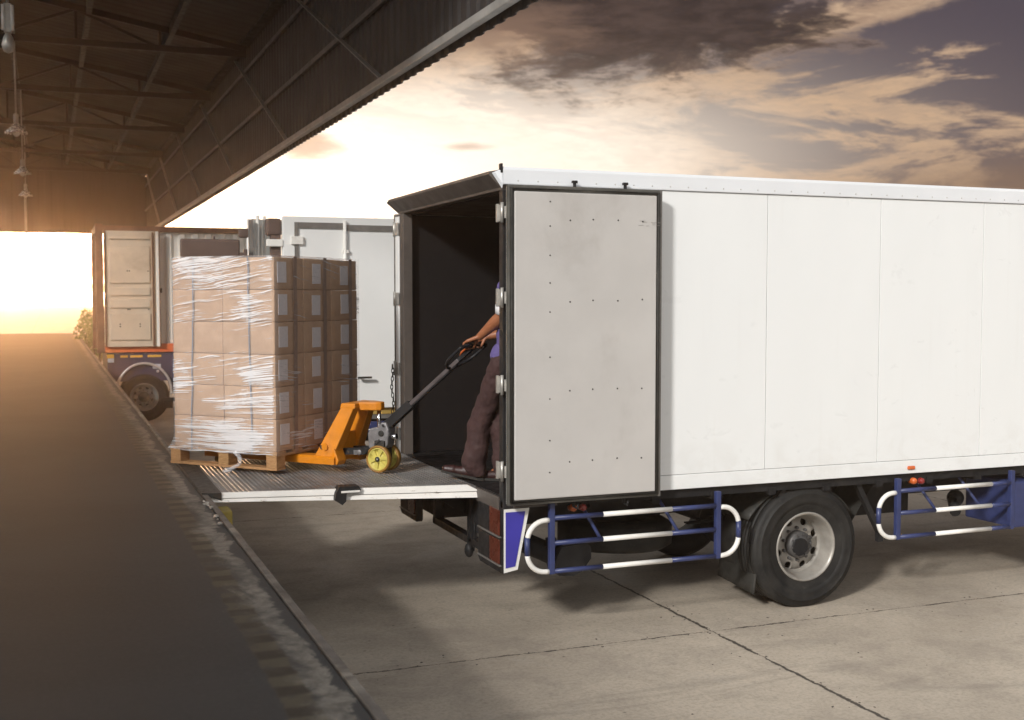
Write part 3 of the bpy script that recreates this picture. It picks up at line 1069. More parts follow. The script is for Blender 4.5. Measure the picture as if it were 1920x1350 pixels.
b.hexa([(TX - 0.002, TYN - 0.012, 3.492), (TX + 0.0, TYN + 0.01, 3.46), (TX + 0.0, TYN + 0.028, 3.47), (TX - 0.004, TYN + 0.02, 3.52),
        (TX - 0.005, TYN - 0.012, 3.60), (TX - 0.06, TYN + 0.0, 3.575), (TX - 0.075, TYN + 0.028, 3.575), (TX - 0.02, TYN + 0.02, 3.60)])
b.build('corner_cap', None, tr)
b = MB().use('black_metal')
b.bbox(TX - 0.02, TX - 0.002, TYN - 0.014, TYN + 0.03, 3.575, 3.645, 0.004)
b.build('corner_stop', None, tr)
b = MB().use('brown_frame')
b.bbox(TX - 0.006, TX + 0.02, TYN + 0.08, TYF - 0.135, 1.02, 1.125, 0.004)
b.bbox(TX + 0.0, TX + 0.45, TYN - 0.005, TYN + 0.05, 1.045, TZ0 - 0.002, 0.004)
b.build('rear_sill', None, tr)

# near door leaf, swung right round against the side, its lining outwards
DXa, DXb, DZa, DZb = 3.160, 4.440, 1.088, 3.478
dr = MB().use('gasket')
dr.bbox(DXa, DXb, 8.055, 8.10, DZa, DZb, 0.012)
door = dr.build('rear_door', None, tr)
b = MB().use('white_paint')
b.box(DXa + 0.01, DXb - 0.01, 8.102, 8.118, DZa + 0.01, DZb - 0.01)
b.build('outer_skin', None, door)
b = MB().use('door_lining')
b.bbox(DXa + 0.045, DXb - 0.052, 8.032, 8.053, DZa + 0.045, DZb - 0.048, 0.008)
b.build('inner_panel', None, door)
b = MB().use('rubber')
z0, z1, x0, x1 = DZa + 0.026, DZb - 0.026, DXa + 0.024, DXb - 0.030
b.tube([(x0, 8.045, z0), (x1, 8.045, z0), (x1, 8.045, z1), (x0, 8.045, z1)], 0.013, 10, closed=True)
b.build('door_gasket', None, door)
b = MB().use('grey_frame')
b.box(DXb - 0.016, DXb + 0.004, 8.05, 8.056, DZa, DZb)
b.build('edge_strip', None, door)
b = MB().use('rubber')
for (fx, fz) in [(0.25, 0.94), (0.25, 0.865), (0.25, 0.775), (0.25, 0.69), (0.25, 0.60), (0.25, 0.46), (0.25, 0.33), (0.25, 0.20), (0.25, 0.10)]:
    b.ball((DXa + 1.315 * fx, 8.031, DZa + 2.417 * fz), 0.006, 1, 0.6, 1, 8)
for fz in (0.885, 0.635, 0.355, 0.13):
    for fx in (0.375, 0.52, 0.68, 0.84):
        b.ball((DXa + 1.315 * fx, 8.031, DZa + 2.417 * (fz + rnd.uniform(-.004, .004))), 0.0065, 1, 0.6, 1, 8)
b.build('bolts', None, door)
b = MB().use('scuff')
for k in range(12):
    x = DXa + 0.98 + rnd.random() * 0.27; z = DZa + 2.125 + rnd.uniform(-0.02, 0.02)
    l = rnd.uniform(0.012, 0.05)
    b.hexa([(x, 8.0305, z), (x + l, 8.0305, z + .002), (x + l, 8.0315, z + .002), (x, 8.0315, z), (x, 8.0305, z + .003), (x + l * .8, 8.0305, z + .004), (x + l * .8, 8.0315, z + .004), (x, 8.0315, z + .003)])
b.build('scratches', None, door)
for x in (3.735, 4.165):
    b = MB().use('black_metal')
    b.tube([(x, 8.135, DZa - 0.05), (x, 8.135, DZb + 0.045)], 0.013, 10)
    b.bbox(x - 0.020, x + 0.020, 8.12, 8.15, DZb + 0.035, DZb + 0.055, 0.003)
    b.tube([(x, 8.135, DZa - 0.05), (x + 0.014, 8.10, DZa - 0.062), (x + 0.014, 8.085, DZa - 0.03)], 0.008, 8)
    b.build('lock_rod', None, door)
for z in (3.28, 2.646, 1.99, 1.338):
    b = MB().use('zinc')
    b.bbox(TX - 0.012, TX + 0.002, TYN - 0.02, TYN + 0.085, z - 0.062, z + 0.062, 0.004)
    b.bbox(TX - 0.026, TX - 0.010, TYN + 0.045, TYN + 0.080, z - 0.068, z + 0.068, 0.004)
    b.tube([(TX - 0.014, TYN - 0.025, z - 0.075), (TX - 0.014, TYN - 0.025, z + 0.075)], 0.013, 10)
    b.bbox(TX - 0.01, DXa + 0.03, 8.12, 8.135, z - 0.045, z + 0.045, 0.003)
    b.build('hinge', None, tr)
# far door leaf along the other side
b = MB().use('grey_frame')
b.bbox(TX + 0.002, TX + 1.30, TYF + 0.15, TYF + 0.215, 1.075, 3.46, 0.01)
fd = b.build('rear_door', None, tr)
b = MB().use('white_paint')
b.bbox(TX - 0.002, TX + 0.03, TYF + 0.036, TYF + 0.148, 1.10, 3.43, 0.006)
b.build('door_edge', None, fd)
for z in (3.31, 2.634, 1.953, 1.32):
    b = MB().use('zinc')
    b.bbox(TX - 0.014, TX + 0.0, TYF + 0.02, TYF + 0.13, z - 0.06, z + 0.06, 0.004)
    b.tube([(TX - 0.016, TYF + 0.135, z - 0.07), (TX - 0.016, TYF + 0.135, z + 0.07)], 0.012, 8)
    b.build('hinge', None, fd)
# chain hanging on the far post
b = MB().use('black_metal')
cx_, cy_ = TX - 0.05, TYF + 0.10
z = 1.97
k = 0
while z > 1.33:
    c = Vector((cx_ + 0.006 * math.sin(k * .9), cy_ + 0.012 * math.sin(k * .5), z))
    ax = (1, 0, 0) if k % 2 else (0, 1, 0)
    pts = []
    for q in range(12):
        a = 2 * math.pi * q / 12
        s_ = 0.012 * math.cos(a); u_ = 0.026 * math.sin(a)
        pts.append(c + Vector(ax) * s_ + Vector((0, 0, u_)))
    b.tube(pts, 0.0045, 6, closed=True)
    z -= 0.040; k += 1
b.build('safety_chain', None, tr)

# tail lamps and the blue end plate
def lamp_box(y0, y1, nm, parent):
    b = MB().use('black_metal')
    zt, zb = 1.055, 0.575
    b.prism([(y0, zt), (y1, zt), (y1, zb), (y1 - 0.04, zb - 0.03), (y0 + 0.02, zb - 0.03), (y0, zb)], 'x', TX + 0.002, TX + 0.06)
    o = b.build('lamp_housing', None, parent)
    for z0, z1 in ((0.83, 1.03), (0.61, 0.80)):
        b = MB().use('lamp_dull_red')
        b.bbox(TX - 0.012, TX + 0.0, y0 + 0.05, y0 + 0.26, z0, z1, 0.006)
        b.build('tail_lamp', None, o)
        b = MB().use('black_metal')
        b.bbox(TX - 0.010, TX + 0.0, y0 + 0.27, y1 - 0.04, z0, z1, 0.006)
        b.build('dark_lamp', None, o)
        b = MB().use('grey_frame')
        b.box(TX - 0.016, TX + 0.001, y0 + 0.03, y1 - 0.02, z0 - 0.012, z0 - 0.002)
        b.build('lamp_frame', None, o)


lamp_box(TYN + 0.002, 8.74, 'near', tr)
lamp_box(10.42, 10.97, 'far', tr)
pl = MB().use('white_tube')
pl.prism([(3.178, 1.043), (3.385, 1.043), (3.289, 0.575), (3.178, 0.555)], 'y', TYN - 0.008, TYN + 0.0)
pl_o = pl.build('end_plate', None, tr)
b = MB().use('blue_panel')
b.prism([(3.190, 1.020), (3.350, 1.020), (3.268, 0.602), (3.190, 0.592)], 'y', TYN - 0.012, TYN - 0.0085)
b.build('blue_field', None, pl_o)

# underrun bar and hanging bits at the rear
b = MB().use('black_metal')
b.bbox(TX + 0.04, TX + 0.12, 8.76, 10.06, 0.60, 0.66, 0.006)
b.bbox(TX + 0.04, TX + 0.10, 9.02, 9.09, 0.62, 1.05, 0.004)
b.bbox(TX + 0.04, TX + 0.10, 9.98, 10.05, 0.60, 1.05, 0.004)
b.prism([(8.75, 1.05), (9.1, 1.05), (9.1, 0.72), (8.75, 0.72)], 'x', TX + 0.06, TX + 0.09)
b.build('underrun_bar', None, tr)
b = MB().use('black_metal')
b.tube([(TX + 0.05, 9.09, 0.98), (TX + 0.05, 9.09, 0.62)], 0.02, 8)
b.ball((TX + 0.05, 9.10, 0.545), 0.062, 0.6, 0.8, 1.0)
b.tube([(TX + 0.05, 9.04, 0.56), (TX + 0.05, 8.98, 0.565), (TX + 0.05, 8.96, 0.72), (TX + 0.05, 8.96, 0.80)], 0.006, 6)
b.build('tow_pin', None, tr)

# tail lift deck resting on the dock edge
LX0, LX1, LYF = 1.20, TX - 0.004, 10.93


def ly(x):
    return 9.065 - 0.30 * (x - 1.20) / 1.97


b = MB().use('deck_tread')
b.hexa([(LX0, ly(LX0) + 0.01, 1.085), (LX1, ly(LX1) + 0.01, 1.075), (LX1, LYF, 1.075), (LX0, LYF, 1.085),
        (LX0, ly(LX0) + 0.01, 1.146), (LX1, ly(LX1) + 0.01, 1.136), (LX1, LYF, 1.136), (LX0, LYF, 1.146)])
x = LX0 + 0.03
while x < LX1 - 0.02:
    zt = 1.146 - 0.010 * (x - LX0) / (LX1 - LX0)
    b.hexa([(x, ly(x) + 0.014, zt), (x + 0.016, ly(x) + 0.014, zt), (x + 0.016, LYF, zt), (x, LYF, zt),
            (x + 0.005, ly(x) + 0.014, zt + 0.0065), (x + 0.011, ly(x) + 0.014, zt + 0.0065), (x + 0.011, LYF, zt + 0.0065), (x + 0.005, LYF, zt + 0.0065)])
    x += 0.0365
deck = b.build('tail_lift', None, tr)
b = MB().use('rubber')
b.hexa([(1.055, ly(1.05) - 0.03, 1.154), (LX0, ly(1.2) - 0.03, 1.10), (LX0, LYF, 1.10), (1.055, LYF, 1.154),
        (1.055, ly(1.05) - 0.03, 1.162), (LX0 + 0.001, ly(1.2) - 0.03, 1.158), (LX0 + 0.001, LYF, 1.158), (1.055, LYF, 1.162)])
b.build('lift_lip', None, deck)


def flange(xa, xb, ztop_a, ztop_b, zbot_a, zbot_b, tip_a, tip_b, out):
    f = MB().use('chipped_white')
    f.hexa([(xa, ly(xa) - out, zbot_a), (xb, ly(xb) - out, zbot_b), (xb, ly(xb) + 0.010, zbot_b), (xa, ly(xa) + 0.010, zbot_a),
            (xa + tip_a, ly(xa + tip_a) - out * 0.4, ztop_a), (xb - tip_b, ly(xb - tip_b) - out * 0.4, ztop_b), (xb - tip_b, ly(xb - tip_b) + 0.010, ztop_b), (xa + tip_a, ly(xa + tip_a) + 0.010, ztop_a)])
    return f


flange(1.13, TX + 0.02, 1.158, 1.150, 1.118, 1.098, 0.06, 0.10, 0.022).build('upper_flange', None, deck)
flange(1.12, TX + 0.10, 1.113, 1.091, 1.090, 1.046, -0.02, 0.0, 0.030).build('lower_flange', None, deck)
LY0 = ly(2.14)
b = MB().use('black_metal')
b.prism([(2.075, 1.178), (2.225, 1.178), (2.245, 1.150), (2.235, 1.128), (2.13, 1.128), (2.125, 1.062), (2.095, 1.035), (2.035, 1.075), (2.045, 1.130)], 'y', LY0 - 0.060, LY0 + 0.05)
lk = b.build('lift_latch', None, deck)
b = MB().use('chipped_white')
b.bbox(2.085, 2.235, LY0 - 0.067, LY0 - 0.0605, 1.130, 1.146, 0.002)
b.build('latch_edge', None, lk)
for y in (9.5, 10.35):
    b = MB().use('chassis_black')
    b.bar((TX + 0.08, y, 0.86), (2.95, y, 1.06), 0.06, 0.08)
    b.build('lift_arm', None, deck)

# chassis
b = MB().use('chassis_black')
for y in (9.12, 10.02):
    b.box(TX + 0.12, 12.6, y - 0.04, y + 0.04, 0.74, 1.00)
for x in (3.6, 4.9, 7.0, 8.6):
    b.box(x - 0.05, x + 0.05, 9.16, 9.98, 0.78, 0.96)
x = 3.4
while x < 10.1:
    b.box(x - 0.035, x + 0.035, TYN + 0.03, TYF - 0.03, 1.0, 1.058)
    x += 0.55
b.box(TX + 0.1, TXE, TYN + 0.04, TYN + 0.08, 1.03, 1.104)
b.build('chassis', None, tr)
b = MB().use('chassis_black')
b.tube([(5.95, 8.3, 0.515), (5.95, 10.85, 0.515)], 0.075, 12)
b.ball((5.95, 9.57, 0.515), 0.22)
for y in (9.0, 10.14):
    for k in range(5):
        l = 0.72 - k * 0.12
        b.box(5.95 - l, 5.95 + l, y - 0.04, y + 0.04, 0.66 + k * 0.018 - 0.02, 0.672 + k * 0.018 - 0.02)
b.build('rear_axle', None, tr)
WX = 5.97
w1 = make_wheel(tr, (WX, 8.262, 0.523))
for (x_, y_, s_) in ((WX, 10.88, 1), (9.95 + 1.2, 8.33, -1), (9.95 + 1.2, 10.81, 1)):
    c = copy_tree(w1, tr)
    c.location = (x_, y_, 0.523)
    c.rotation_euler = (0, 0, math.pi if s_ > 0 else 0)
for y_ in (8.575, 10.55):
    b = MB().use('tyre_rubber')
    b.lathe([(0, 0.28), (0.0, 0.46), (0.03, 0.505), (0.22, 0.505), (0.25, 0.46), (0.25, 0.28)], (WX, y_ if y_ < 9 else y_ - 0.23, 0.512), (0, 1, 0), 48, closed=True)
    b.build('inner_tyre', None, tr)
# mud flaps and guard stays
b = MB().use('rubber')
b.grid(lambda u, v: (5.475 + 0.02 * math.sin(v * 3) + 0.02 * v + 0.02 * u, 8.28 + 0.60 * u, 0.15 + 0.55 * v + 0.03 * u * (1 - v)), 8, 8)
fl = b.build('mud_flap', None, tr)
sm = fl.modifiers.new('solid', 'SOLIDIFY'); sm.thickness = 0.012
b = MB().use('black_metal')
b.bar((5.79, 8.30, 1.06), (5.49, 8.30, 0.68), 0.05, 0.035)
b.bar((5.49, 8.30, 0.69), (5.45, 8.30, 0.58), 0.05, 0.04)
b.build('mudguard_stay', None, tr)
b = MB().use('black_metal')
b.bar((6.50, 8.30, 1.06), (6.77, 8.30, 0.58), 0.05, 0.045)
b.bar((6.77, 8.30, 0.60), (6.77, 8.30, 0.50), 0.05, 0.05)
b.build('mudguard_stay', None, tr)
b = MB().use('rubber')
b.grid(lambda u, v: (WX + 0.62 * math.cos(R(32 + 116 * u)), 8.34 + 0.55 * v, 0.47 + 0.58 * math.sin(R(32 + 116 * u))), 20, 4)
mg = b.build('mudguard', None, tr)
sm = mg.modifiers.new('solid', 'SOLIDIFY'); sm.thickness = 0.01
b = MB().use('rubber')
b.grid(lambda u, v: (6.80 - 0.35 * (1 - v), 8.42 + 0.5 * u, 0.50 + 0.5 * v), 4, 4)
sm = b.build('mud_flap', None, tr)
b = MB().use('chassis_black')
b.box(6.55, 7.55, 8.85, 9.02, 0.62, 0.98)
b.build('air_tank_tray', None, tr)
b = MB().use('chassis_black')
b.box(3.45, 5.35, 9.22, 9.90, 0.70, 1.0)  # dark filler added to black out the gap under the truck
b.build('underbody_fill', None, tr)
b = MB().use('chassis_black')
b.box(3.30, 5.35, 10.15, 10.8, 0.62, 1.0)  # second dark filler, added on the far side for the same blackness
b.build('far_underbody_fill', None, tr)

# spare tyre slung flat, silencer
b = MB().use('tyre_rubber')
b.lathe([(-0.12, 0.28), (-0.125, 0.44), (-0.085, 0.505), (0.085, 0.505), (0.125, 0.44), (0.12, 0.28)], (4.62, 9.2, 0.585), (0.02, 0.03, 1), 48, closed=True)
b.lathe([(-0.03, 0.0), (-0.03, 0.28), (0.0, 0.29), (0.0, 0.0)], (4.62, 9.2, 0.585), (0.02, 0.03, 1), 32)
b.build('spare_tyre', None, tr)
b = MB().use('black_metal')
b.tube([(3.45, 9.00, 0.70), (3.86, 8.60, 0.52)], 0.085, 18)
b.prism([(3.74, 0.52), (3.80, 0.64), (4.02, 0.66), (4.06, 0.62), (4.06, 0.53), (3.98, 0.43), (3.90, 0.40), (3.78, 0.41)], 'y', 8.50, 8.72)
b.bbox(3.72, 3.80, 8.60, 8.66, 0.62, 0.70, 0.01)
b.build('reel_box', None, tr)


# side guards of blue and white tube
def side_guard(name, xp0, xp1, xw0, xw1, zt, zm, zb, loops, ztop=1.075, yy=8.15):
    g = MB().use('blue_paint')
    g.bbox(xp0 - 0.022, xp0 + 0.022, yy - 0.022, yy + 0.022, zb - 0.02, ztop, 0.006)
    go = g.build('side_guard', None, tr)
    g = MB().use('blue_paint')
    g.bbox(xp1 - 0.022, xp1 + 0.022, yy - 0.022, yy + 0.022, zb - 0.02, ztop, 0.006)
    g.build('post', None, go)
    for z in (zt, zm, zb):
        g = MB().use('blue_paint')
        g.tube([(xp0 + 0.02, yy - 0.004, z), (xw0, yy - 0.004, z)], 0.0195, 12)
        g.tube([(xw1, yy - 0.004, z), (xp1 - 0.02, yy - 0.004, z)], 0.0195, 12)
        g.use('white_tube')
        g.tube([(xw0, yy - 0.004, z), (xw1, yy - 0.004, z)], 0.0200, 12)
        g.build('rail', None, go)
    for (xp, s) in loops:
        wd = 0.20; rc = 0.15
        g = MB().use('white_tube')
        top = []; bot = []
        for k in range(9):
            a = R(90 * k / 8)
            top.append((xp + s * (wd - rc + rc * math.sin(a)), yy, zt - 0.015 - rc + rc * math.cos(a)))
            bot.append((xp + s * (wd - rc + rc * math.cos(a)), yy, zb + rc - rc * math.sin(a)))
        zc = (zt + zb) / 2
        g.tube([(xp + s * 0.02, yy, zt - 0.015)] + top + [(xp + s * wd, yy, zc + 0.07)], 0.0205, 12)
        g.tube([(xp + s * wd, yy, zc - 0.07)] + bot + [(xp + s * 0.02, yy, zb)], 0.0205, 12)
        g.use('blue_paint')
        g.tube([(xp + s * wd, yy, zc - 0.07), (xp + s * wd, yy, zc + 0.07)], 0.0215, 12)
        g.build('end_loop', None, go)
    for xb in (xp0 + 0.42, xp1 - 0.36):
        if xb > xp1: continue
        g = MB().use('blue_paint')
        g.tube([(xb, yy, zm), (xb - 0.10, yy + 0.22, zt + 0.10), (xb - 0.11, yy + 0.35, 1.04)], 0.014, 8)
        g.build('stay', None, go)
    return go


side_guard('near', 3.555, 5.028, 3.99, 4.602, 0.958, 0.763, 0.545, ((3.555, -1), (5.028, 1)))
side_guard('front', 6.84, 8.12, 7.25, 7.885, 0.965, 0.77, 0.56, ((6.84, -1),))
b = MB().use('blue_paint')
b.bbox(8.145, 9.3, 8.14, 8.75, 0.545, 0.97, 0.02)
b.build('tool_locker', None, tr)
b = MB().use('black_metal')
b.tube([(7.95, 8.7, 0.72), (7.80, 8.5, 0.66)], 0.05, 12)
b.ball((8.0, 8.72, 0.74), 0.08)
b.build('exhaust_end', None, tr)
# marker lamps
for x, z, mt in ((7.067, 1.030, 'lamp_orange'), (7.150, 1.026, 'lamp_red'), (3.767, 1.012, 'lamp_orange'), (3.852, 1.010, 'lamp_red')):
    b = MB().use(mt)
    b.lathe([(0.04, 0.030), (0.0, 0.030), (-0.022, 0.026), (-0.030, 0.014), (-0.031, 0.0)], (x, TYN + 0.03, z), (0, 1, 0), 8 if mt == 'lamp_red' else 20, smooth=mt != 'lamp_red')
    b.build('marker_lamp', None, tr)
b = MB().use('lamp_orange')
b.bbox(6.965, 7.045, TYN - 0.022, TYN - 0.003, 1.140, 1.172, 0.012, 3)
b.build('side_reflector', None, tr)

# cab, ahead of the box
b = MB().use('white_paint')
b.prism([(10.40, 0.70), (12.35, 0.70), (12.45, 1.10), (12.40, 1.75), (12.05, 2.75), (11.8, 2.86), (10.40, 2.86)], 'y', 8.35, 10.80)
cab = b.build('cab', None, tr, bevel=0.05)
b = MB().use('window_glass')
b.prism([(11.0, 1.85), (12.2, 1.85), (11.95, 2.6), (11.0, 2.6)], 'y', 8.343, 8.349)
b.build('side_window', None, cab)
b = MB().use('window_glass')
b.hexa([(12.40, 8.5, 1.85), (12.39, 8.5, 1.85), (12.39, 10.65, 1.85), (12.40, 10.65, 1.85), (12.12, 8.5, 2.65), (12.08, 8.5, 2.65), (12.08, 10.65, 2.65), (12.12, 10.65, 2.65)])
b.build('windscreen', None, cab)

# ------------------------------------------------------------------ second box truck
T2Y, T2X = 14.5, 2.70
t2 = thing('box_truck', 'second white box truck beyond the carton stack with grey rimmed door leaf', 'truck', (5, 15.8, 0))
b = MB().use('white_paint')
b.bbox(T2X + 0.04, 10.0, T2Y + 0.10, T2Y + 2.55, 1.14, 3.62, 0.01)
b.build('cargo_box', None, t2)
b = MB().use('white_paint')
b.bbox(T2X, 4.30, T2Y - 0.02, T2Y + 0.05, 1.235, 3.648, 0.012)
d2 = b.build('rear_door', None, t2)
b = MB().use('grey_frame')
for bx in ((2.845, 2.895, T2Y - 0.034, T2Y - 0.022, 1.30, 3.575), (2.897, 3.455, T2Y - 0.034, T2Y - 0.022, 3.50, 3.575), (3.50, 4.2, T2Y - 0.034, T2Y - 0.022, 3.48, 3.555)):
    b.box(*bx)
b.build('door_gasket', None, d2)
b = MB().use('white_tube')
b.tube([(3.475, T2Y - 0.045, 1.2), (3.475, T2Y - 0.045, 3.60)], 0.022, 10)
b.bbox(3.44, 3.52, T2Y - 0.06, T2Y - 0.03, 3.20, 3.24, 0.004)
b.build('lock_rod', None, d2)
for z in (3.35, 2.4, 1.6):
    b = MB().use('white_tube')
    b.bbox(2.80, 2.95, T2Y - 0.055, T2Y - 0.021, z - 0.05, z + 0.05, 0.006)
    b.build('hinge', None, d2)
b = MB().use('black_metal')
b.bbox(3.62, 3.80, T2Y - 0.10, T2Y - 0.07, 1.62, 1.645, 0.005)
b.tube([(3.66, T2Y - 0.08, 1.63), (3.66, T2Y - 0.02, 1.63)], 0.012, 8)
b.build('door_handle', None, d2)
b = MB().use('ochre_stripe')
b.bbox(T2X + 0.05, 10.0, T2Y + 0.03, T2Y + 0.09, 1.15, 1.235, 0.004)
b.build('floor_rail', None, t2)
b = MB().use('grey_frame')
b.bbox(T2X + 0.05, 10.0, T2Y + 0.04, T2Y + 0.09, 1.09, 1.148, 0.004)
b.build('sub_rail', None, t2)
b = MB().use('blue_paint')
b.bbox(T2X + 0.3, 9.0, T2Y - 0.02, T2Y + 0.04, 0.93, 1.06, 0.006)
b.bbox(T2X + 0.3, 9.0, T2Y - 0.02, T2Y + 0.04, 0.62, 0.72, 0.006)
sg2 = b.build('side_guard', None, t2)
b = MB().use('white_tube')
b.box(T2X + 0.3, 9.0, T2Y - 0.024, T2Y - 0.0205, 0.955, 0.97)
b.build('white_line', None, sg2)
# the other door leaf, swung out a little, with its lock rods
dl = MB().use('white_paint')
dl.hexa([(2.66, T2Y + 0.45, 1.235), (2.60, T2Y + 0.50, 1.235), (2.30, T2Y + 0.22, 1.235), (2.36, T2Y + 0.17, 1.235),
         (2.66, T2Y + 0.45, 3.62), (2.60, T2Y + 0.50, 3.62), (2.30, T2Y + 0.22, 3.62), (2.36, T2Y + 0.17, 3.62)])
dl_o = dl.build('rear_door', None, t2)
for x, y, r_ in ((2.43, T2Y + 0.19, 0.022), (2.53, T2Y + 0.28, 0.022)):
    b = MB().use('white_tube')
    b.tube([(x, y, 1.15), (x, y, 3.66)], r_, 10)
    b.build('lock_rod', None, dl_o)
b = MB().use('grey_frame')
b.bar((2.335, T2Y + 0.13, 1.2), (2.335, T2Y + 0.13, 3.60), 0.05, 0.05)
b.build('edge_strip', None, dl_o)
b = MB().use('dark_panel')
b.bbox(2.56, 2.685, T2Y + 0.02, T2Y + 0.10, 1.3, 3.60, 0.01)
b.bbox(2.50, 2.70, T2Y + 0.0, T2Y + 0.12, 3.40, 3.62, 0.05, 3)
b.bbox(2.20, 2.34, T2Y + 0.2, T2Y + 0.26, 3.38, 3.50, 0.03, 3)
b.build('rear_post', None, t2)
b = MB().use('white_tube')
b.bbox(2.50, 2.705, T2Y - 0.03, T2Y - 0.002, 3.27, 3.36, 0.012)
b.build('hinge_bracket', None, t2)
mp = MB().use('dark_panel')
mp.bbox(1.47, 2.17, T2Y - 0.10, T2Y - 0.05, 2.70, 3.345, 0.03, 3)
mp_o = mp.build('rear_mirror', None, t2)
b = MB().use('dark_panel')
b.bar((2.165, T2Y - 0.075, 3.16), (2.24, T2Y - 0.075, 3.16), 0.04, 0.06)
b.bbox(2.215, 2.26, T2Y - 0.10, T2Y - 0.05, 3.09, 3.23, 0.008)
b.bar((2.24, T2Y - 0.07, 3.14), (2.34, T2Y + 0.11, 3.14), 0.03, 0.03)
b.tube([(1.87, T2Y - 0.075, 3.34), (1.87, T2Y - 0.075, 3.38)], 0.012, 8)
b.build('mirror_arm', None, mp_o)
b = MB().use('chassis_black')
for y in (15.3, 16.2):
    b.box(T2X + 0.2, 10.0, y - 0.04, y + 0.04, 0.72, 1.085)
b.box(T2X + 0.12, T2X + 0.2, 14.7, 16.9, 0.6, 0.72)
b.build('chassis', None, t2)
for (x_, y_, s_) in ((6.2, 14.62, -1), (6.2, 17.0, 1)):
    c = copy_tree(w1, t2)
    c.matrix_parent_inverse = Matrix.Translation(-Vector(t2.location))
    c.location = (x_, y_, 0.523)
    c.rotation_euler = (0, 0, math.pi if s_ > 0 else 0)

# ------------------------------------------------------------------ container on its trailer
CY, CXr = 26.0, 1.0
cn = thing('shipping_container', 'white corrugated shipping container with brown end frame and door swung to its side', 'container', (4, CY + 1.2, 1.5))
b = MB().use('container_white')
xs = []
x = CXr + 0.25
while x < 13.0:
    xs += [(x, 0), (x + 0.10, 0), (x + 0.14, 0.05), (x + 0.24, 0.05), (x + 0.28, 0)]
    x += 0.28
lo = [b.bm.verts.new((x, CY + 0.06 + d, 1.66)) for x, d in xs]
hi = [b.bm.verts.new((x, CY + 0.06 + d, 4.02)) for x, d in xs]
for i in range(len(xs) - 1):
    if xs[i + 1][0] - xs[i][0] > 1e-6: b._face([lo[i], lo[i + 1], hi[i + 1], hi[i]])
b.box(CXr + 0.2, 13.0, CY + 2.38, CY + 2.43, 1.6, 4.1)
b.box(CXr + 0.2, 13.0, CY + 0.12, CY + 2.38, 4.06, 4.09)
b.build('side_wall', None, cn)
b = MB().use('container_frame')
b.bbox(CXr - 0.02, 13.1, CY, CY + 0.07, 4.03, 4.15, 0.01)
b.bbox(CXr - 0.06, CXr + 0.09, CY - 0.01, CY + 0.12, 1.48, 4.18, 0.01)
b.bbox(CXr - 0.06, CXr + 0.09, CY + 2.32, CY + 2.44, 1.48, 4.18, 0.01)
b.bbox(CXr - 0.05, CXr + 0.08, CY + 0.12, CY + 2.32, 4.02, 4.17, 0.01)
b.build('end_frame', None, cn)
b = MB().use('orange_rail')
b.bbox(CXr + 0.1, 13.1, CY, CY + 0.10, 1.48, 1.655, 0.008)
b.build('bottom_rail', None, cn)
b = MB().use('container_frame')
b.box(CXr + 0.1, 12.9, CY + 0.11, CY + 2.31, 1.52, 1.60)
b.build('floor', None, cn)
dd = MB().use('container_door')
dd.bbox(CXr + 0.10, CXr + 1.14, CY - 0.075, CY - 0.035, 1.60, 4.04, 0.01)
dd_o = dd.build('door', None, cn)
b = MB().use('container_door')
for z0, z1 in ((1.74, 2.30), (2.42, 2.60), (2.68, 2.86), (2.94, 3.72), (3.86, 3.95)):
    b.bbox(CXr + 0.20, CXr + 1.02, CY - 0.098, CY - 0.077, z0, z1, 0.016)
b.build('door_rib', None, dd_o)
b = MB().use('container_frame')
b.bbox(CXr + 1.06, CXr + 1.10, CY - 0.10, CY - 0.077, 1.62, 4.02, 0.006)
b.bbox(CXr + 0.10, CXr + 0.135, CY - 0.095, CY - 0.077, 1.60, 4.04, 0.004)
b.bbox(CXr + 1.205, CXr + 1.225, CY - 0.10, CY - 0.03, 1.60, 4.04, 0.004)
b.build('door_seal', None, dd_o)
b = MB().use('container_white')
b.bbox(CXr + 1.142, CXr + 1.203, CY - 0.08, CY - 0.03, 1.60, 4.04, 0.006)
b.build('door_edge', None, dd_o)
b = MB().use('chassis_black')
for x, z in ((1.56, 3.20), (1.60, 3.20), (1.98, 3.2), (1.56, 2.39), (1.60, 2.39), (1.98, 2.39), (1.40, 2.03), (1.40, 2.08), (1.80, 2.03), (1.80, 2.08)):
    b.ball((x, CY - 0.1, z), 0.014, 1, 0.6, 1, 8)
b.bbox(2.225, 2.26, CY - 0.07, CY - 0.02, 2.74, 2.84, 0.01)
b.build('door_bolt', None, dd_o)

cht = thing('container_trailer', 'dark blue trailer chassis with a round silver mudguard under the white container', 'trailer', (4, CY + 1.2, 0))
b = MB().use('trailer_blue')
b.bbox(1.14, 13.2, CY + 0.04, CY + 0.12, 0.86, 1.47, 0.01)
b.bbox(2.45, 3.1, CY + 0.02, CY + 0.5, 0.62, 1.40, 0.02)
b.build('side_frame', None, cht)
b = MB().use('chassis_black')
b.box(1.14, 13.2, CY + 0.75, CY + 0.9, 0.9, 1.45)
b.box(1.14, 13.2, CY + 1.5, CY + 1.65, 0.9, 1.45)
b.box(1.14, 1.25, CY + 0.13, CY + 2.4, 0.85, 1.45)
b.build('chassis_beam', None, cht)
for x0, x1 in ((1.40, 1.55), (1.60, 1.85), (1.95, 2.23)):
    b = MB().use('reflector_yellow')
    b.box(x0, x1, CY + 0.03, CY + 0.037, 1.37, 1.415)
    b.build('reflector', None, cht)
b = MB().use('reflector_yellow')
b.bbox(1.13, 1.27, CY + 0.0, CY + 0.03, 1.36, 1.44, 0.006)
b.use('pale_plate')
b.bbox(1.145, 1.27, CY + 0.0, CY + 0.03, 1.27, 1.355, 0.006)
b.build('rear_marker', None, cht)
b = MB().use('pale_plate')
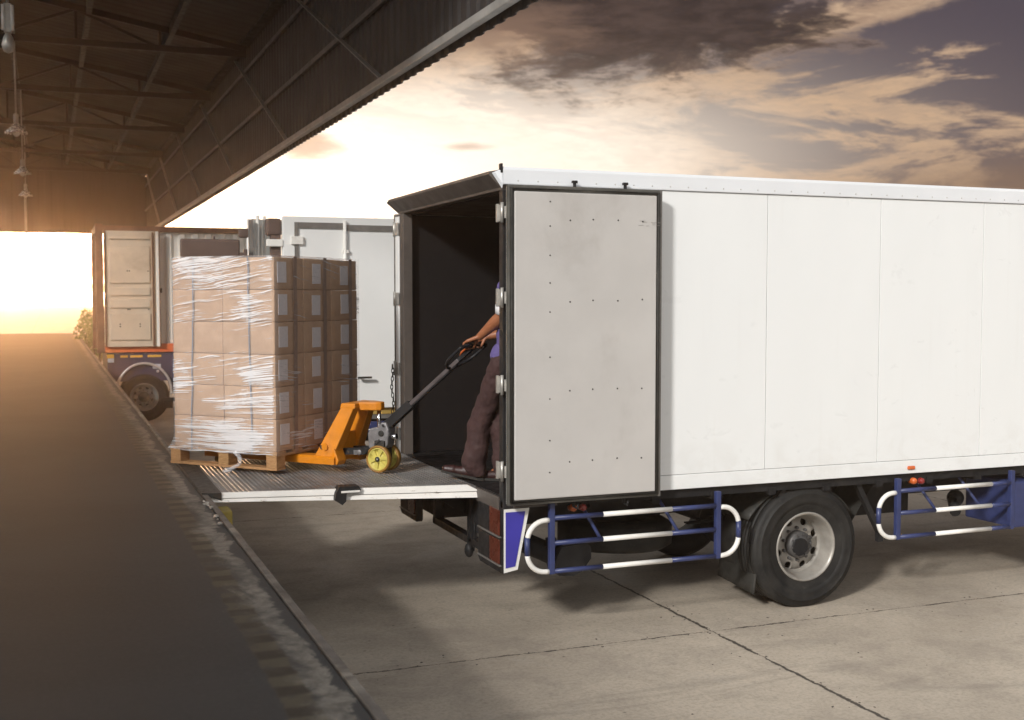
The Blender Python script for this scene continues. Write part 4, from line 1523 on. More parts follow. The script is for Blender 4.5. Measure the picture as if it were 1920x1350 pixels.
b.bbox(2.05, 2.22, CY + 0.02, CY + 0.037, 1.12, 1.22, 0.01)
b.build('side_plate', None, cht)
b = MB().use('fender_silver')
wc = Vector((1.87, CY, 0.63))
pr = [0.545, 0.585]
pts = []
for k in range(25):
    a = R(-6 + 186 * k / 24)
    pts.append((wc.x + 0.56 * math.cos(a), CY - 0.02, wc.z + 0.61 * math.sin(a)))
b.tube(pts, 0.028, 8)
b.ball((2.15, CY - 0.03, 1.07), 0.03); b.ball((2.43, CY - 0.03, 0.60), 0.035)
b.build('mudguard_rim', None, cht)
b = MB().use('chassis_black')
b.grid(lambda u, v: (wc.x + 0.555 * math.cos(R(-6 + 186 * u)), CY - 0.02 + 0.5 * v, wc.z + 0.605 * math.sin(R(-6 + 186 * u))), 24, 2)
b.build('mudguard', None, cht)
for wx in (1.87, 3.6, 4.9):
    c = copy_tree(w1, cht)
    c.matrix_parent_inverse = Matrix.Translation(-Vector(cht.location))
    c.location = (wx, CY + 0.05, 0.515)
    c.rotation_euler = (0, 0, 0)
b = MB().use('chassis_black')
b.bbox(2.2, 3.6, CY - 0.12, CY - 0.02, 0.42, 0.50, 0.01)
b.bbox(2.25, 2.45, CY - 0.14, CY - 0.02, 0.28, 0.46, 0.02)
b.build('side_guard', None, cht)

# shrub past the dock's end
sh = thing('shrub', 'small green shrub past the far end of the dock beside the container', 'shrub', (1.7, 45, 0))
b = MB().use('leaf')
for k in range(2600):
    d = Vector((rnd.gauss(0, 1), rnd.gauss(0, 1), rnd.gauss(0, 1))).normalized() * (rnd.random() ** 0.4)
    p = Vector((1.62 + d.x * 0.8, 45 + d.y * 0.8, 1.25 + d.z * 1.05 + 0.12 * math.sin(d.x * 9)))
    u_ = Vector((rnd.gauss(0, 1), rnd.gauss(0, 1), rnd.gauss(0, 1))).normalized() * 0.055
    v_ = u_.cross(Vector((rnd.gauss(0, 1), rnd.gauss(0, 1), rnd.gauss(0, 1)))).normalized() * 0.04
    vs = [b.bm.verts.new(p + q) for q in (-u_, v_, u_, -v_)]
    b._face(vs)
b.build('crown', None, sh, fix=False)
b = MB().use('twig')
for k in range(6):
    a = k * 1.05
    b.tube([(1.62, 45, -0.02), (1.62 + 0.2 * math.cos(a), 45 + .2 * math.sin(a), 0.6), (1.62 + 0.5 * math.cos(a), 45 + .5 * math.sin(a), 1.5)], [0.035, 0.025, 0.008], 6)
b.build('stem', None, sh)

#@@LOAD@@
# ------------------------------------------------------------------ pallet, cartons, film
PC = (1.77, 9.86, 1.155)
PROT = math.atan2(0.682, 0.731)
LIFT = 0.025
pal = thing('wooden_pallet', 'wooden pallet with pale blocks carried on the pallet jack over the tail lift', 'pallet', (PC[0], PC[1], PC[2] + LIFT), None, PROT, True)
PX, PY = 1.30, 1.16
for k in range(6):
    x0 = k * (PX - 0.13) / 5
    b = MB().use('pallet_wood'); b.bbox(x0, x0 + 0.13, 0, PY, 0.138, 0.160, 0.003)
    b.build('deck_board', None, pal)
for y0 in (0.0, 0.51, PY - 0.12):
    b = MB().use('pallet_wood'); b.bbox(0.002, PX - 0.002, y0 + 0.004, y0 + 0.116, 0.116, 0.1375, 0.003)
    b.build('stringer_board', None, pal)
for x0 in (0.0, 0.585, PX - 0.13):
    b = MB().use('pallet_wood'); b.bbox(x0 + 0.002, x0 + 0.128, 0.003, PY - 0.003, 0.0, 0.021, 0.003)
    b.build('bottom_board', None, pal)
    for y0 in (0.0, 0.51, PY - 0.12):
        b = MB().use('pallet_wood'); b.bbox(x0 + 0.004, x0 + 0.126, y0 + 0.006, y0 + 0.114, 0.0215, 0.1155, 0.004)
        b.build('block', None, pal)

BW, BD, BH = 1.27 / 3, 1.10 / 2, 0.2745
BZ = PC[2] + LIFT + 0.1615


def p2w(x, y, z=0.0):
    c, s = math.cos(PROT), math.sin(PROT)
    return (PC[0] + x * c - y * s, PC[1] + x * s + y * c, z)


def carton_mesh():
    b = MB().use('cardboard')
    w_, d_, h_ = BW - 0.006, BD - 0.006, BH - 0.003
    t = bmesh.new()
    bmesh.ops.create_cube(t, size=1)
    for v in t.verts:
        v.co = Vector((v.co.x * w_, v.co.y * d_, (v.co.z + 0.5) * h_))
    bmesh.ops.subdivide_edges(t, edges=t.edges[:], cuts=5, use_grid_fill=True)
    for v in t.verts:           # slack board: sides belly out a little
        x, y, z = v.co
        fz = math.sin(math.pi * min(max(z / h_, 0), 1))
        if abs(abs(x) - w_ / 2) < 1e-4: v.co.x += math.copysign(0.0022 * fz * math.cos(math.pi * y / d_), x)
        if abs(abs(y) - d_ / 2) < 1e-4: v.co.y += math.copysign(0.0022 * fz * math.cos(math.pi * x / w_), y)
    b.merge(t, None, True)
    return b


proto = None
ROWS = ['bottom layer', 'second layer from the bottom', 'third layer from the bottom', 'fourth layer from the bottom', 'layer just below the top one', 'top layer']
for r in range(6):
    for (i, j) in ((0, 0), (1, 0), (2, 0), (0, 1)):
        if proto is None:
            o = carton_mesh().build('cardboard_box')
            mdv = o.modifiers.new('bevel', 'BEVEL'); mdv.width = 0.005; mdv.segments = 2; mdv.limit_method = 'ANGLE'; mdv.angle_limit = R(50)
            proto = o
            b = MB().use('paper')
            b.box(-0.062, 0.062, -BD / 2 - 0.0035, -BD / 2 + 0.002, BH / 2 - 0.088, BH / 2 + 0.088)
            lab = b.build('paper_label')
            lab.parent = o
        else:
            o = proto.copy(); col.objects.link(o)
            if j == 0:
                l2 = lab.copy(); col.objects.link(l2); l2.parent = o
        if j == 0:
            l_ = kids(o)[0]
            l_.location = ((-0.098, -0.028, 0.0)[i] + rnd.uniform(-0.008, 0.008), 0, rnd.uniform(-0.01, 0.01))
            l_.rotation_euler = (0, rnd.uniform(-.02, .02), 0)
        jx, jy = rnd.uniform(-0.003, 0.003), rnd.uniform(-0.003, 0.003)
        lean = 0.0015 * r
        o.location = p2w((i + 0.5) * BW + 0.004 + jx, (j + 0.5) * BD + 0.006 + jy + lean, BZ + r * BH)
        o.rotation_euler = (0, 0, PROT + R(rnd.uniform(-0.35, 0.35)))
        where = ('at the near corner of the stack', 'middle of the shaded side', 'right end of the shaded side', 'left end of the streaked side')[(0, 0, 0, 3)[0] if (i, j) == (0, 0) else (1 if i == 1 else 2 if i == 2 else 3)]
        tag(o, 'carton in the %s, %s' % (ROWS[r], where), 'box', 'cardboard boxes stacked on the pallet')

# straps: two run up the film streaked side, three up the shaded side
SX, SY, SZ0, SZ1 = 1.27, 1.10, 0.135, 0.1615 + 6 * BH


def strap(face, at, label):
    b = MB().use('strap_grey' if face == 'left' else 'strap_dark')
    w_ = 0.013 if face == 'left' else 0.050
    n = 14
    wob = [rnd.uniform(-0.006, 0.006) for _ in range(n + 1)]
    if face == 'left':
        pts = [(-0.0075, at + 0.05 * (1 - k / n) * (1 if at > 0.5 else -0.4) + wob[k], SZ0 + (SZ1 + 0.004 - SZ0) * k / n) for k in range(n + 1)] + [(SX + 0.006, at, SZ1 + 0.004), (SX + 0.006, at, SZ0)]
        ax = Vector((0, 1, 0))
    else:
        pts = [(at + wob[k] * 0.8, -0.0075, SZ0 + (SZ1 + 0.009 - SZ0) * k / n) for k in range(n + 1)] + [(at, SY + 0.006, SZ1 + 0.009), (at, SY + 0.006, SZ0)]
        ax = Vector((1, 0, 0))
    prev = None
    for i, p in enumerate(pts):
        p = Vector(p)
        cur = (b.bm.verts.new(p - ax * w_ / 2), b.bm.verts.new(p + ax * w_ / 2))
        if prev: b._face([prev[0], prev[1], cur[1], cur[0]])
        prev = cur
    o = b.build('strap')
    o.location = (PC[0], PC[1], PC[2] + LIFT); o.rotation_euler = (0, 0, PROT)
    tag(o, label, 'strap', 'straps tying the carton stack')
    so = o.modifiers.new('solid', 'SOLIDIFY'); so.thickness = 0.0016; so.offset = 0


strap('left', 0.86, 'thin grey strap down the left part of the film streaked carton face')
strap('left', 0.275, 'thin grey strap down the right part of the film streaked carton face')
strap('right', 0.275, 'wide dark strap on the shaded carton side nearest the stack corner')
strap('right', 0.72, 'wide dark strap down the middle of the shaded carton side')
strap('right', 1.13, 'wide dark strap on the shaded carton side farthest from the corner')

# stretch film
fm = thing('stretch_film', 'clear wrinkled stretch film wound round the carton stack and pallet top', 'film', (PC[0], PC[1], PC[2] + LIFT), None, PROT, True)
per = [(0, 0, 'L'), (0, SY, 'B'), (SX, SY, 'R'), (SX, 0, 'F')]


def film_pt(s, z):
    # s runs round the four sides 0..4, corners rounded by the film's tension
    k = int(s) % 4; f = s - int(s)
    (x0, y0, _), (x1, y1, _) = per[k], per[(k + 1) % 4]
    x = x0 + (x1 - x0) * f; y = y0 + (y1 - y0) * f
    nx, ny = [(-1, 0), (0, 1), (1, 0), (0, -1)][k]
    off = 0.011
    c = min(f, 1 - f)
    nz = mnoise.noise(Vector((x * 3 + 7 * k, y * 3, z * 26)))
    nz2 = mnoise.noise(Vector((x * 6 + 3 * k, y * 6, z * 7 + 9)))
    off += 0.0055 * nz * min(1, c * 12) + 0.006 * max(0, nz2) * min(1, c * 10)
    # flare out to the pallet's rim
    fl = max(0.0, 1 - (z - 0.145) / 0.11)
    X = x + nx * off; Y = y + ny * off
    if fl > 0:
        px_ = -0.006 if x < SX / 2 else PX + 0.006
        py_ = -0.006 if y < SY / 2 else PY + 0.006
        gx = x + (px_ - x) if abs(x) < 1e-6 or abs(x - SX) < 1e-6 else x * PX / SX
        gy = y + (py_ - y) if abs(y) < 1e-6 or abs(y - SY) < 1e-6 else y * PY / SY
        q = fl ** 1.6
        X = X * (1 - q) + (gx + nx * 0.004) * q
        Y = Y * (1 - q) + (gy + ny * 0.004) * q
    return (X, Y, z)


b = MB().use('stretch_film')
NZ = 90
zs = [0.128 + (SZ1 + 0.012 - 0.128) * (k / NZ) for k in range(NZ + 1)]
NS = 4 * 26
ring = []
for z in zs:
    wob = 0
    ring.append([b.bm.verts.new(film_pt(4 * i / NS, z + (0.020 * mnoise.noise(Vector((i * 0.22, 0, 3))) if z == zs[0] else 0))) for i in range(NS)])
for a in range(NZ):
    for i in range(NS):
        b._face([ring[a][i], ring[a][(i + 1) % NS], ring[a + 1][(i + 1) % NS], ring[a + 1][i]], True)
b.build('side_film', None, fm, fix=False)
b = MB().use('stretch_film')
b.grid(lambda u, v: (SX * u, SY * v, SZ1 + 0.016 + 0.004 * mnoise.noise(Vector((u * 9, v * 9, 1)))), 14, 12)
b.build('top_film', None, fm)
b = MB().use('stretch_film')
pts = [(-0.012, 0.42, 0.14), (-0.03, 0.36, 0.10), (-0.045, 0.345, 0.05), (-0.07, 0.42, 0.005), (-0.09, 0.47, -0.015)]
b.tube(pts, [0.022, 0.014, 0.012, 0.020, 0.028], 9, caps=False)
b.tube([(p[0] - 0.006, p[1] + 0.012, p[2] - 0.004) for p in pts], [0.014, 0.008, 0.010, 0.014, 0.020], 7, caps=False)
b.build('loose_tail', None, fm)

# ------------------------------------------------------------------ pallet jack
JP = p2w(0.535, -0.725)
JROT = math.atan2(-0.731, 0.682)
DECKZ = 1.1525
jk = thing('pallet_jack', 'orange yellow hand pallet jack with its forks under the pallet', 'pallet jack', (JP[0], JP[1], DECKZ), None, JROT, True)
for s in (-1, 1):
    b = MB().use('jack_yellow')
    y0, y1 = (s * 0.27, s * 0.11) if s < 0 else (s * 0.11, s * 0.27)
    b.prism([(y0, 0.070), (y1, 0.070), (y1, 0.122), (y1 - 0.02, 0.138), (y0 + 0.02, 0.138), (y0, 0.122)], 'x', -1.72, -0.33)
    fk = b.build('fork', None, jk)
    b = MB().use('tread_amber')
    for xx in (-1.50, -1.60):
        b.lathe([(-0.04, 0.04), (0.04, 0.04)], (xx, s * 0.19, 0.04), (0, 1, 0), 18)
    b.build('load_roller', None, fk)
    b = MB().use('jack_yellow')
    yy0, yy1 = (-0.245, -0.115) if s < 0 else (0.115, 0.245)
    # inclined leg of the frame: a folded plate, open towards the wheels
    b.hexa([(-0.545, yy0, 0.135), (-0.375, yy0, 0.100), (-0.375, yy1, 0.100), (-0.545, yy1, 0.135),
            (-0.315, yy0 * .72, 0.560), (-0.185, yy0 * .72, 0.560), (-0.185, yy1 * .72, 0.560), (-0.315, yy1 * .72, 0.560)])
    b.prism([(-0.375, 0.100), (-0.320, 0.060), (-0.30, 0.10), (-0.345, 0.21)], 'y', yy0, yy1)
    lg = b.build('frame_leg', None, jk, bevel=0.008)
    b = MB().use('rubber')
    b.lathe([(0.0, 0.019), (0.004, 0.019)], (-0.475, s * 0.238, 0.21), (0, 1, 0), 16)
    b.build('grease_hole', None, lg)
    b = MB().use('jack_yellow')
    b.lathe([(-0.006, 0.030), (0.002, 0.030)], (-0.440, s * 0.242, 0.215), (0, 1, 0), 18)
    b.build('bolt_boss', None, lg)
b = MB().use('jack_yellow')
b.hexa([(-0.33, -0.18, 0.545), (-0.175, -0.18, 0.545), (-0.175, 0.18, 0.545), (-0.33, 0.18, 0.545), (-0.315, -0.175, 0.592), (-0.175, -0.175, 0.592), (-0.175, 0.175, 0.592), (-0.315, 0.175, 0.592)])
b.prism([(-0.18, -0.11), (-0.04, -0.055), (-0.005, -0.03), (-0.005, 0.03), (-0.04, 0.055), (-0.18, 0.11)], 'z', 0.528, 0.600)
b.build('frame_head', None, jk, bevel=0.010)
b = MB().use('jack_yellow')
b.box(-0.37, -0.35, -0.115, 0.115, 0.09, 0.33)
b.build('frame_web', None, jk)
b = MB().use('chrome')
b.lathe([(0.34, 0.017), (0.535, 0.017)], (-0.045, 0, 0), (0, 0, 1), 20)
b.build('piston_rod', None, jk)
b = MB().use('cast_grey')
b.prism([(-0.115, 0.20), (-0.125, 0.33), (-0.095, 0.375), (-0.02, 0.385), (0.01, 0.43), (0.06, 0.43), (0.085, 0.37), (0.075, 0.24), (0.04, 0.19), (-0.06, 0.185)], 'y', -0.062, 0.062)
pm = b.build('pump', None, jk, bevel=0.012)
b = MB().use('rubber')
b.lathe([(0.0, 0.026), (0.006, 0.026), (0.008, 0.018), (0.008, 0.0)], (0.015, -0.064, 0.335), (0, -1, 0), 16)
b.bbox(-0.045, 0.055, -0.085, -0.058, 0.20, 0.275, 0.012)
b.build('pump_recess', None, pm)
b = MB().use('chrome')
b.lathe([(-0.075, 0.012), (0.075, 0.012)], (0.04, 0, 0.405), (0, 1, 0), 14)
b.build('hinge_pin', None, pm)
b = MB().use('chrome')
b.bar((-0.03, -0.09, 0.245), (0.02, -0.09, 0.285), 0.012, 0.016)
b.build('pump_pin', None, pm)
b = MB().use('chrome')
b.lathe([(0.0, 0.026), (0.055, 0.026), (0.06, 0.018)], (0.085, -0.02, 0.31), (1, 0, 0), 14)
b.build('valve_cap', None, pm)
b = MB().use('black_metal')
b.bar((-0.38, -0.09, 0.165), (-0.02, -0.05, 0.185), 0.045, 0.055)
b.bar((-0.38, 0.09, 0.165), (-0.02, 0.05, 0.185), 0.045, 0.055)
b.lathe([(-0.14, 0.028), (0.14, 0.028)], (-0.12, 0, 0.185), (0, 1, 0), 14)
b.bbox(-0.05, 0.06, -0.045, 0.045, 0.10, 0.21, 0.012)
b.lathe([(-0.10, 0.016), (0.10, 0.016)], (0, 0, 0.117), (0, 1, 0), 14)
b.build('linkage', None, jk)
b = MB().use('cast_grey')
b.lathe([(0, 0.024), (0.012, 0.024), (0.014, 0.012)], (-0.16, -0.13, 0.172), (0, -1, 0), 14)
b.bar((-0.22, -0.125, 0.168), (-0.11, -0.125, 0.175), 0.016, 0.038)
b.build('link_end', None, jk)
for s in (-1, 1):
    cw = (0, s * 0.078, 0.117)
    yf = -1 if s < 0 else 1
    b = MB().use('wheel_yellow')
    b.lathe([(-0.020, 0.098), (-0.020, 0.085), (-0.004, 0.083), (-0.004, 0.030), (-0.022, 0.028), (-0.022, 0.010), (0.022, 0.010), (0.022, 0.028), (0.004, 0.030), (0.004, 0.083), (0.020, 0.085), (0.020, 0.098)], cw, (0, 1, 0), 48, closed=True)
    for k in range(6):
        a = R(60 * k + 12)
        d1 = Vector((math.cos(a), 0, math.sin(a)))
        n1_ = Vector((-math.sin(a), 0, math.cos(a)))
        for side in (-1, 1):
            c0 = Vector(cw)
            p = [c0 + d1 * 0.026 + n1_ * 0.008, c0 + d1 * 0.086 + n1_ * 0.024, c0 + d1 * 0.086 - n1_ * 0.024, c0 + d1 * 0.026 - n1_ * 0.008]
            lo_ = [q + Vector((0, side * 0.004, 0)) for q in p]
            hi_ = [q + Vector((0, side * 0.017, 0)) for q in p]
            b.hexa([*lo_, *hi_])
    w_o = b.build('steer_wheel', None, jk)
    b = MB().use('tread_amber')
    b.lathe([(-0.024, 0.0985), (-0.026, 0.110), (-0.018, 0.117), (0.018, 0.117), (0.026, 0.110), (0.024, 0.0985)], cw, (0, 1, 0), 56, closed=True)
    b.build('tread', None, w_o)
    b = MB().use('rubber')
    b.lathe([(-0.028, 0.0), (-0.028, 0.022), (0.028, 0.022), (0.028, 0.0)], cw, (0, 1, 0), 24)
    b.build('bearing', None, w_o)
    b = MB().use('chrome')
    b.lathe([(0.027, 0.009), (0.033, 0.009), (0.035, 0.0)], cw, (0, yf, 0), 14)
    b.build('axle_end', None, w_o)
# drawbar and handle loop
H0 = Vector((0.045, 0, 0.40)); H1 = Vector((0.875, 0.03, 1.105))
hd_ = (H1 - H0).normalized()
hlen = (H1 - H0).length
hn = hd_.cross(Vector((0, 1, 0))).normalized()      # normal of the loop's plane
if hn.z < 0: hn = -hn


def hp(a, s=0.0, n=0.0):
    return H0 + hd_ * a + Vector((0, 1, 0)) * s + hn * n


b = MB().use('handle_grey')
b.bar(hp(0.16), hp(hlen - 0.20), 0.050, 0.034)
b.use('black_metal')
b.bar(hp(0.14, 0, -0.022), hp(hlen - 0.24, 0, -0.022), 0.040, 0.012)
hbar = b.build('drawbar', None, jk, bevel=0.005)
b = MB().use('black_metal')
b.bar(hp(-0.03, -0.038), hp(0.30, -0.030), 0.012, 0.075)
b.bar(hp(-0.03, 0.038), hp(0.30, 0.030), 0.012, 0.075)
b.bar(hp(0.05, 0, 0.03), hp(0.30, 0, 0.026), 0.066, 0.012)
b.build('drawbar_yoke', None, hbar, bevel=0.004)
b = MB().use('grip_black')
loop = [hp(hlen - 0.300, 0.0), hp(hlen - 0.290, -0.08), hp(hlen - 0.20, -0.200), hp(hlen - 0.07, -0.220), hp(hlen - 0.01, -0.185)]
loopr = [hp(hlen - 0.01, 0.185), hp(hlen - 0.07, 0.220), hp(hlen - 0.20, 0.200), hp(hlen - 0.290, 0.08)]


def smooth_path(p, n=4, closed=True):
    out = []
    N = len(p)
    for i in range(N):
        p0, p1, p2, p3 = p[i - 1], p[i], p[(i + 1) % N], p[(i + 2) % N]
        for k in range(n):
            t = k / n
            out.append(0.5 * ((2 * p1) + (p2 - p0) * t + (2 * p0 - 5 * p1 + 4 * p2 - p3) * t * t + (3 * p1 - p0 - 3 * p2 + p3) * t ** 3))
    return out


b.tube(smooth_path(loop + loopr), 0.0135, 12, closed=True)
b.build('handle_loop', None, hbar)
b = MB().use('grip_black')
b.tube([hp(hlen - 0.01, -0.185), hp(hlen, -0.12), hp(hlen, 0.12), hp(hlen - 0.01, 0.185)], 0.0175, 12)
b.bar(hp(hlen - 0.20, 0.0), hp(hlen - 0.02, 0.0), 0.055, 0.030)
b.build('grip', None, hbar)
b = MB().use('lamp_orange')
b.tube([hp(hlen - 0.17, -0.01, 0.018), hp(hlen - 0.13, -0.035, 0.024), hp(hlen - 0.06, -0.060, 0.016), hp(hlen - 0.035, -0.075, 0.012)], [0.006, 0.008, 0.008, 0.006], 8)
b.build('release_lever', None, hbar)


def j2w(p):
    c, s = math.cos(JROT), math.sin(JROT)
    return Vector((JP[0] + p.x * c - p.y * s, JP[1] + p.x * s + p.y * c, DECKZ + p.z))


# ------------------------------------------------------------------ the worker
G = j2w(hp(hlen, 0.0))
gv = (j2w(hp(hlen, 0.1)) - j2w(hp(hlen, -0.1))).normalized()       # along the grip, away from the viewer
ff = Vector((-0.682, 0.731, 0)).normalized()                        # the way he faces
FZ = 1.136


def capsule(b, p, q, r0, r1, seg=16):
    p = Vector(p); q = Vector(q)
    L = (q - p).length
    n = 5
    prof = [(-r0 * math.cos(R(90 * k / n)), r0 * math.sin(R(90 * k / n))) for k in range(n + 1)]
    prof += [(L + r1 * math.sin(R(90 * k / n)), r1 * math.cos(R(90 * k / n))) for k in range(n + 1)]
    prof[0] = (prof[0][0], 1e-4); prof[-1] = (prof[-1][0], 1e-4)
    b.lathe(prof, p, q - p, seg)


def ellipsoid(b, c, rx, ry, rz, rot=None):
    t = bmesh.new()
    bmesh.ops.create_uvsphere(t, u_segments=24, v_segments=16, radius=1)
    m = Matrix.Translation(Vector(c)) @ (rot or Matrix()) @ Matrix.Diagonal((rx, ry, rz, 1))
    b.merge(t, m, True)


def fuse(o, vox, it=6, fac=0.5):
    rm = o.modifiers.new('remesh', 'REMESH'); rm.mode = 'VOXEL'; rm.voxel_size = vox; rm.use_smooth_shade = True
    s_ = o.modifiers.new('smooth', 'SMOOTH'); s_.iterations = it; s_.factor = fac
    return o


def cloth(o, size, strength):
    tx = bpy.data.textures.new('folds', 'CLOUDS'); tx.noise_scale = size; tx.noise_depth = 2
    dm = o.modifiers.new('folds', 'DISPLACE'); dm.texture = tx; dm.strength = strength; dm.mid_level = 0.5
    dm.texture_coords = 'LOCAL'
    return o


pe = thing('person', 'person in violet polo shirt and maroon trousers holding the pallet jack handle', 'person', (3.42, 8.90, FZ))
face_rot = Matrix.Rotation(math.atan2(ff.y, ff.x), 4, 'Z')          # local +X is forward


def at(base, f=0, l=0, z=0):
    return Vector(base) + ff * f - gv * l + Vector((0, 0, z))       # l: towards his left, the viewer's side


HIP = Vector((3.470, 8.86, FZ + 0.98))
CH = Vector((3.550, 8.775, FZ + 1.44))
NK = CH + Vector((0.055, -0.045, 0.17))
hipL = at(HIP, 0.0, 0.095, -0.02); hipR = at(HIP, -0.01, -0.095, -0.02)
kneeL = Vector((3.312, 8.995, FZ + 0.560)); kneeR = Vector((3.475, 8.97, FZ + 0.545))
ankL = Vector((3.245, 9.050, FZ + 0.135)); ankR = Vector((3.47, 8.92, FZ + 0.115))
shL = at(CH, 0.035, 0.195, 0.145); shR = at(CH, -0.01, -0.185, 0.12)
hL = G - gv * 0.115; hR = G + gv * 0.105
wrL = hL - ff * 0.075 + Vector((0.015, -0.01, 0.070)); wrR = hR - ff * 0.080 + Vector((0, 0, 0.070))
elL = Vector((3.385, 8.715, FZ + 1.375)); elR = at(shR, 0.06, -0.06, -0.30)

b = MB().use('skin')
# trunk
for (c, rx, ry, rz) in ((at(HIP, 0, 0, 0.02), 0.105, 0.155, 0.12), (HIP.lerp(CH, 0.45), 0.100, 0.140, 0.17), (at(CH, 0, 0, 0.0), 0.115, 0.165, 0.19), (at(CH, -0.01, 0, 0.12), 0.085, 0.155, 0.075)):
    ellipsoid(b, c, rx, ry, rz, face_rot)
capsule(b, NK - Vector((0, 0, 0.06)), at(NK, 0.02, 0, 0.08), 0.062, 0.056)
HD = at(NK, 0.025, 0, 0.17)
ellipsoid(b, HD, 0.098, 0.076, 0.118, face_rot)
ellipsoid(b, at(HD, 0.022, 0, -0.070), 0.066, 0.056, 0.058, face_rot)
capsule(b, at(HD, 0.094, 0, 0.012), at(HD, 0.116, 0, -0.030), 0.010, 0.015)
capsule(b, at(HD, 0.086, -0.032, 0.024), at(HD, 0.086, 0.032, 0.024), 0.014, 0.014)
capsule(b, at(HD, 0.082, -0.022, -0.068), at(HD, 0.082, 0.022, -0.068), 0.0095, 0.0095)
ellipsoid(b, at(HD, 0.075, 0, -0.104), 0.024, 0.026, 0.020, face_rot)
for s in (-1, 1):
    ellipsoid(b, at(HD, -0.008, s * 0.078, -0.008), 0.026, 0.010, 0.034, face_rot)
# limbs
for h_, k_, a_ in ((hipL, kneeL, ankL), (hipR, kneeR, ankR)):
    capsule(b, h_, k_, 0.088, 0.055)
    capsule(b, k_, a_, 0.055, 0.036)
    capsule(b, k_.lerp(a_, 0.12) - ff * 0.018, k_.lerp(a_, 0.5) - ff * 0.012, 0.048, 0.040)
    capsule(b, a_, a_ + Vector((0, 0, -0.05)) + ff * 0.10, 0.034, 0.030)
for s_, e_, w_ in ((shL, elL, wrL), (shR, elR, wrR)):
    capsule(b, s_, e_, 0.060, 0.050)
    capsule(b, e_, e_.lerp(w_, 0.30), 0.051, 0.054)
    capsule(b, e_.lerp(w_, 0.30), w_, 0.054, 0.031)
# hands: palm over the grip, four fingers curled round it, thumb under
UP = Vector((0, 0, 1))
for hc, wr, side in ((hL, wrL, 1), (hR, wrR, -1)):
    kn = hc + ff * 0.004 + UP * 0.034
    # palm as three side by side wedges from wrist to knuckles
    for o_ in (-0.026, -0.009, 0.009, 0.026):
        capsule(b, wr + gv * o_ * 0.55, kn + gv * o_ * 1.25, 0.020, 0.0145)
    lens = (0.92, 1.0, 0.96, 0.80) if side > 0 else (0.80, 0.96, 1.0, 0.92)
    for q, o_ in enumerate((-0.033, -0.011, 0.011, 0.033)):
        L = lens[q]
        a0 = kn + gv * o_ + UP * rnd.uniform(-0.002, 0.003)
        a1 = hc + ff * (0.037 * L) + UP * 0.018 + gv * o_ * 1.02
        a2 = hc + ff * (0.036 * L) - UP * 0.016 + gv * o_ * 1.0
        a3 = hc + ff * 0.006 - UP * (0.036 * L) + gv * o_ * 0.97
        capsule(b, a0, a1, 0.0108, 0.0100, 10); capsule(b, a1, a2, 0.0100, 0.0092, 10); capsule(b, a2, a3, 0.0092, 0.0080, 10)
    ts = -gv * 0.030 if side < 0 else gv * 0.030
    t0 = wr.lerp(kn, 0.40) + ts * 1.0 - UP * 0.012
    t1 = hc - ff * 0.030 + ts * 1.45 + UP * 0.004
    t2 = hc - ff * 0.012 + ts * 1.55 - UP * 0.028
    capsule(b, t0, t1, 0.0145, 0.0115, 10); capsule(b, t1, t2, 0.0115, 0.0090, 10)
body = b.build('body', None, pe)
fuse(body, 0.0055, 3, 0.5)
b = MB().use('hair')
ellipsoid(b, at(HD, -0.012, 0, 0.026), 0.100, 0.082, 0.108, face_rot)
hair = b.build('hair', None, body)
b = MB().use('eye_white')
for s in (-1, 1): b.ball(at(HD, 0.080, s * 0.031, 0.004), 0.0125)
b.build('eye', None, body)
# shirt
b = MB().use('shirt')
for (c, rx, ry, rz) in ((at(HIP, 0.0, 0, 0.06), 0.132, 0.178, 0.12), (HIP.lerp(CH, 0.45), 0.128, 0.168, 0.19), (at(CH, 0, 0, 0.0), 0.135, 0.184, 0.20), (at(CH, -0.01, 0, 0.12), 0.10, 0.172, 0.088)):
    ellipsoid(b, c, rx, ry, rz, face_rot)
for z in (0.0, -0.03):
    ellipsoid(b, at(HIP, 0.0, 0, z), 0.135, 0.180, 0.06, face_rot)
for s_, e_ in ((shL, elL), (shR, elR)):
    capsule(b, s_, s_.lerp(e_, 0.70), 0.074, 0.070)
shirt = cloth(fuse(b.build('shirt', None, body), 0.009, 5, 0.5), 0.11, 0.022)
for s_, e_ in ((shL, elL), (shR, elR)):
    b = MB().use('sleeve_white')
    d_ = (e_ - s_)
    L = d_.length
    b.lathe([(L * 0.66, 0.0755), (L * 0.80, 0.0745), (L * 0.97, 0.0715), (L * 0.975, 0.066), (L * 0.66, 0.066)], s_, d_, 28, closed=True)
    b.build('sleeve_cuff', None, shirt)
b = MB().use('sleeve_white')
b.lathe([(0.0, 0.075), (0.035, 0.072), (0.036, 0.066), (0.0, 0.066)], NK - Vector((0, 0, 0.035)), (0, 0, 1), 28, closed=True)
b.build('collar', None, shirt)
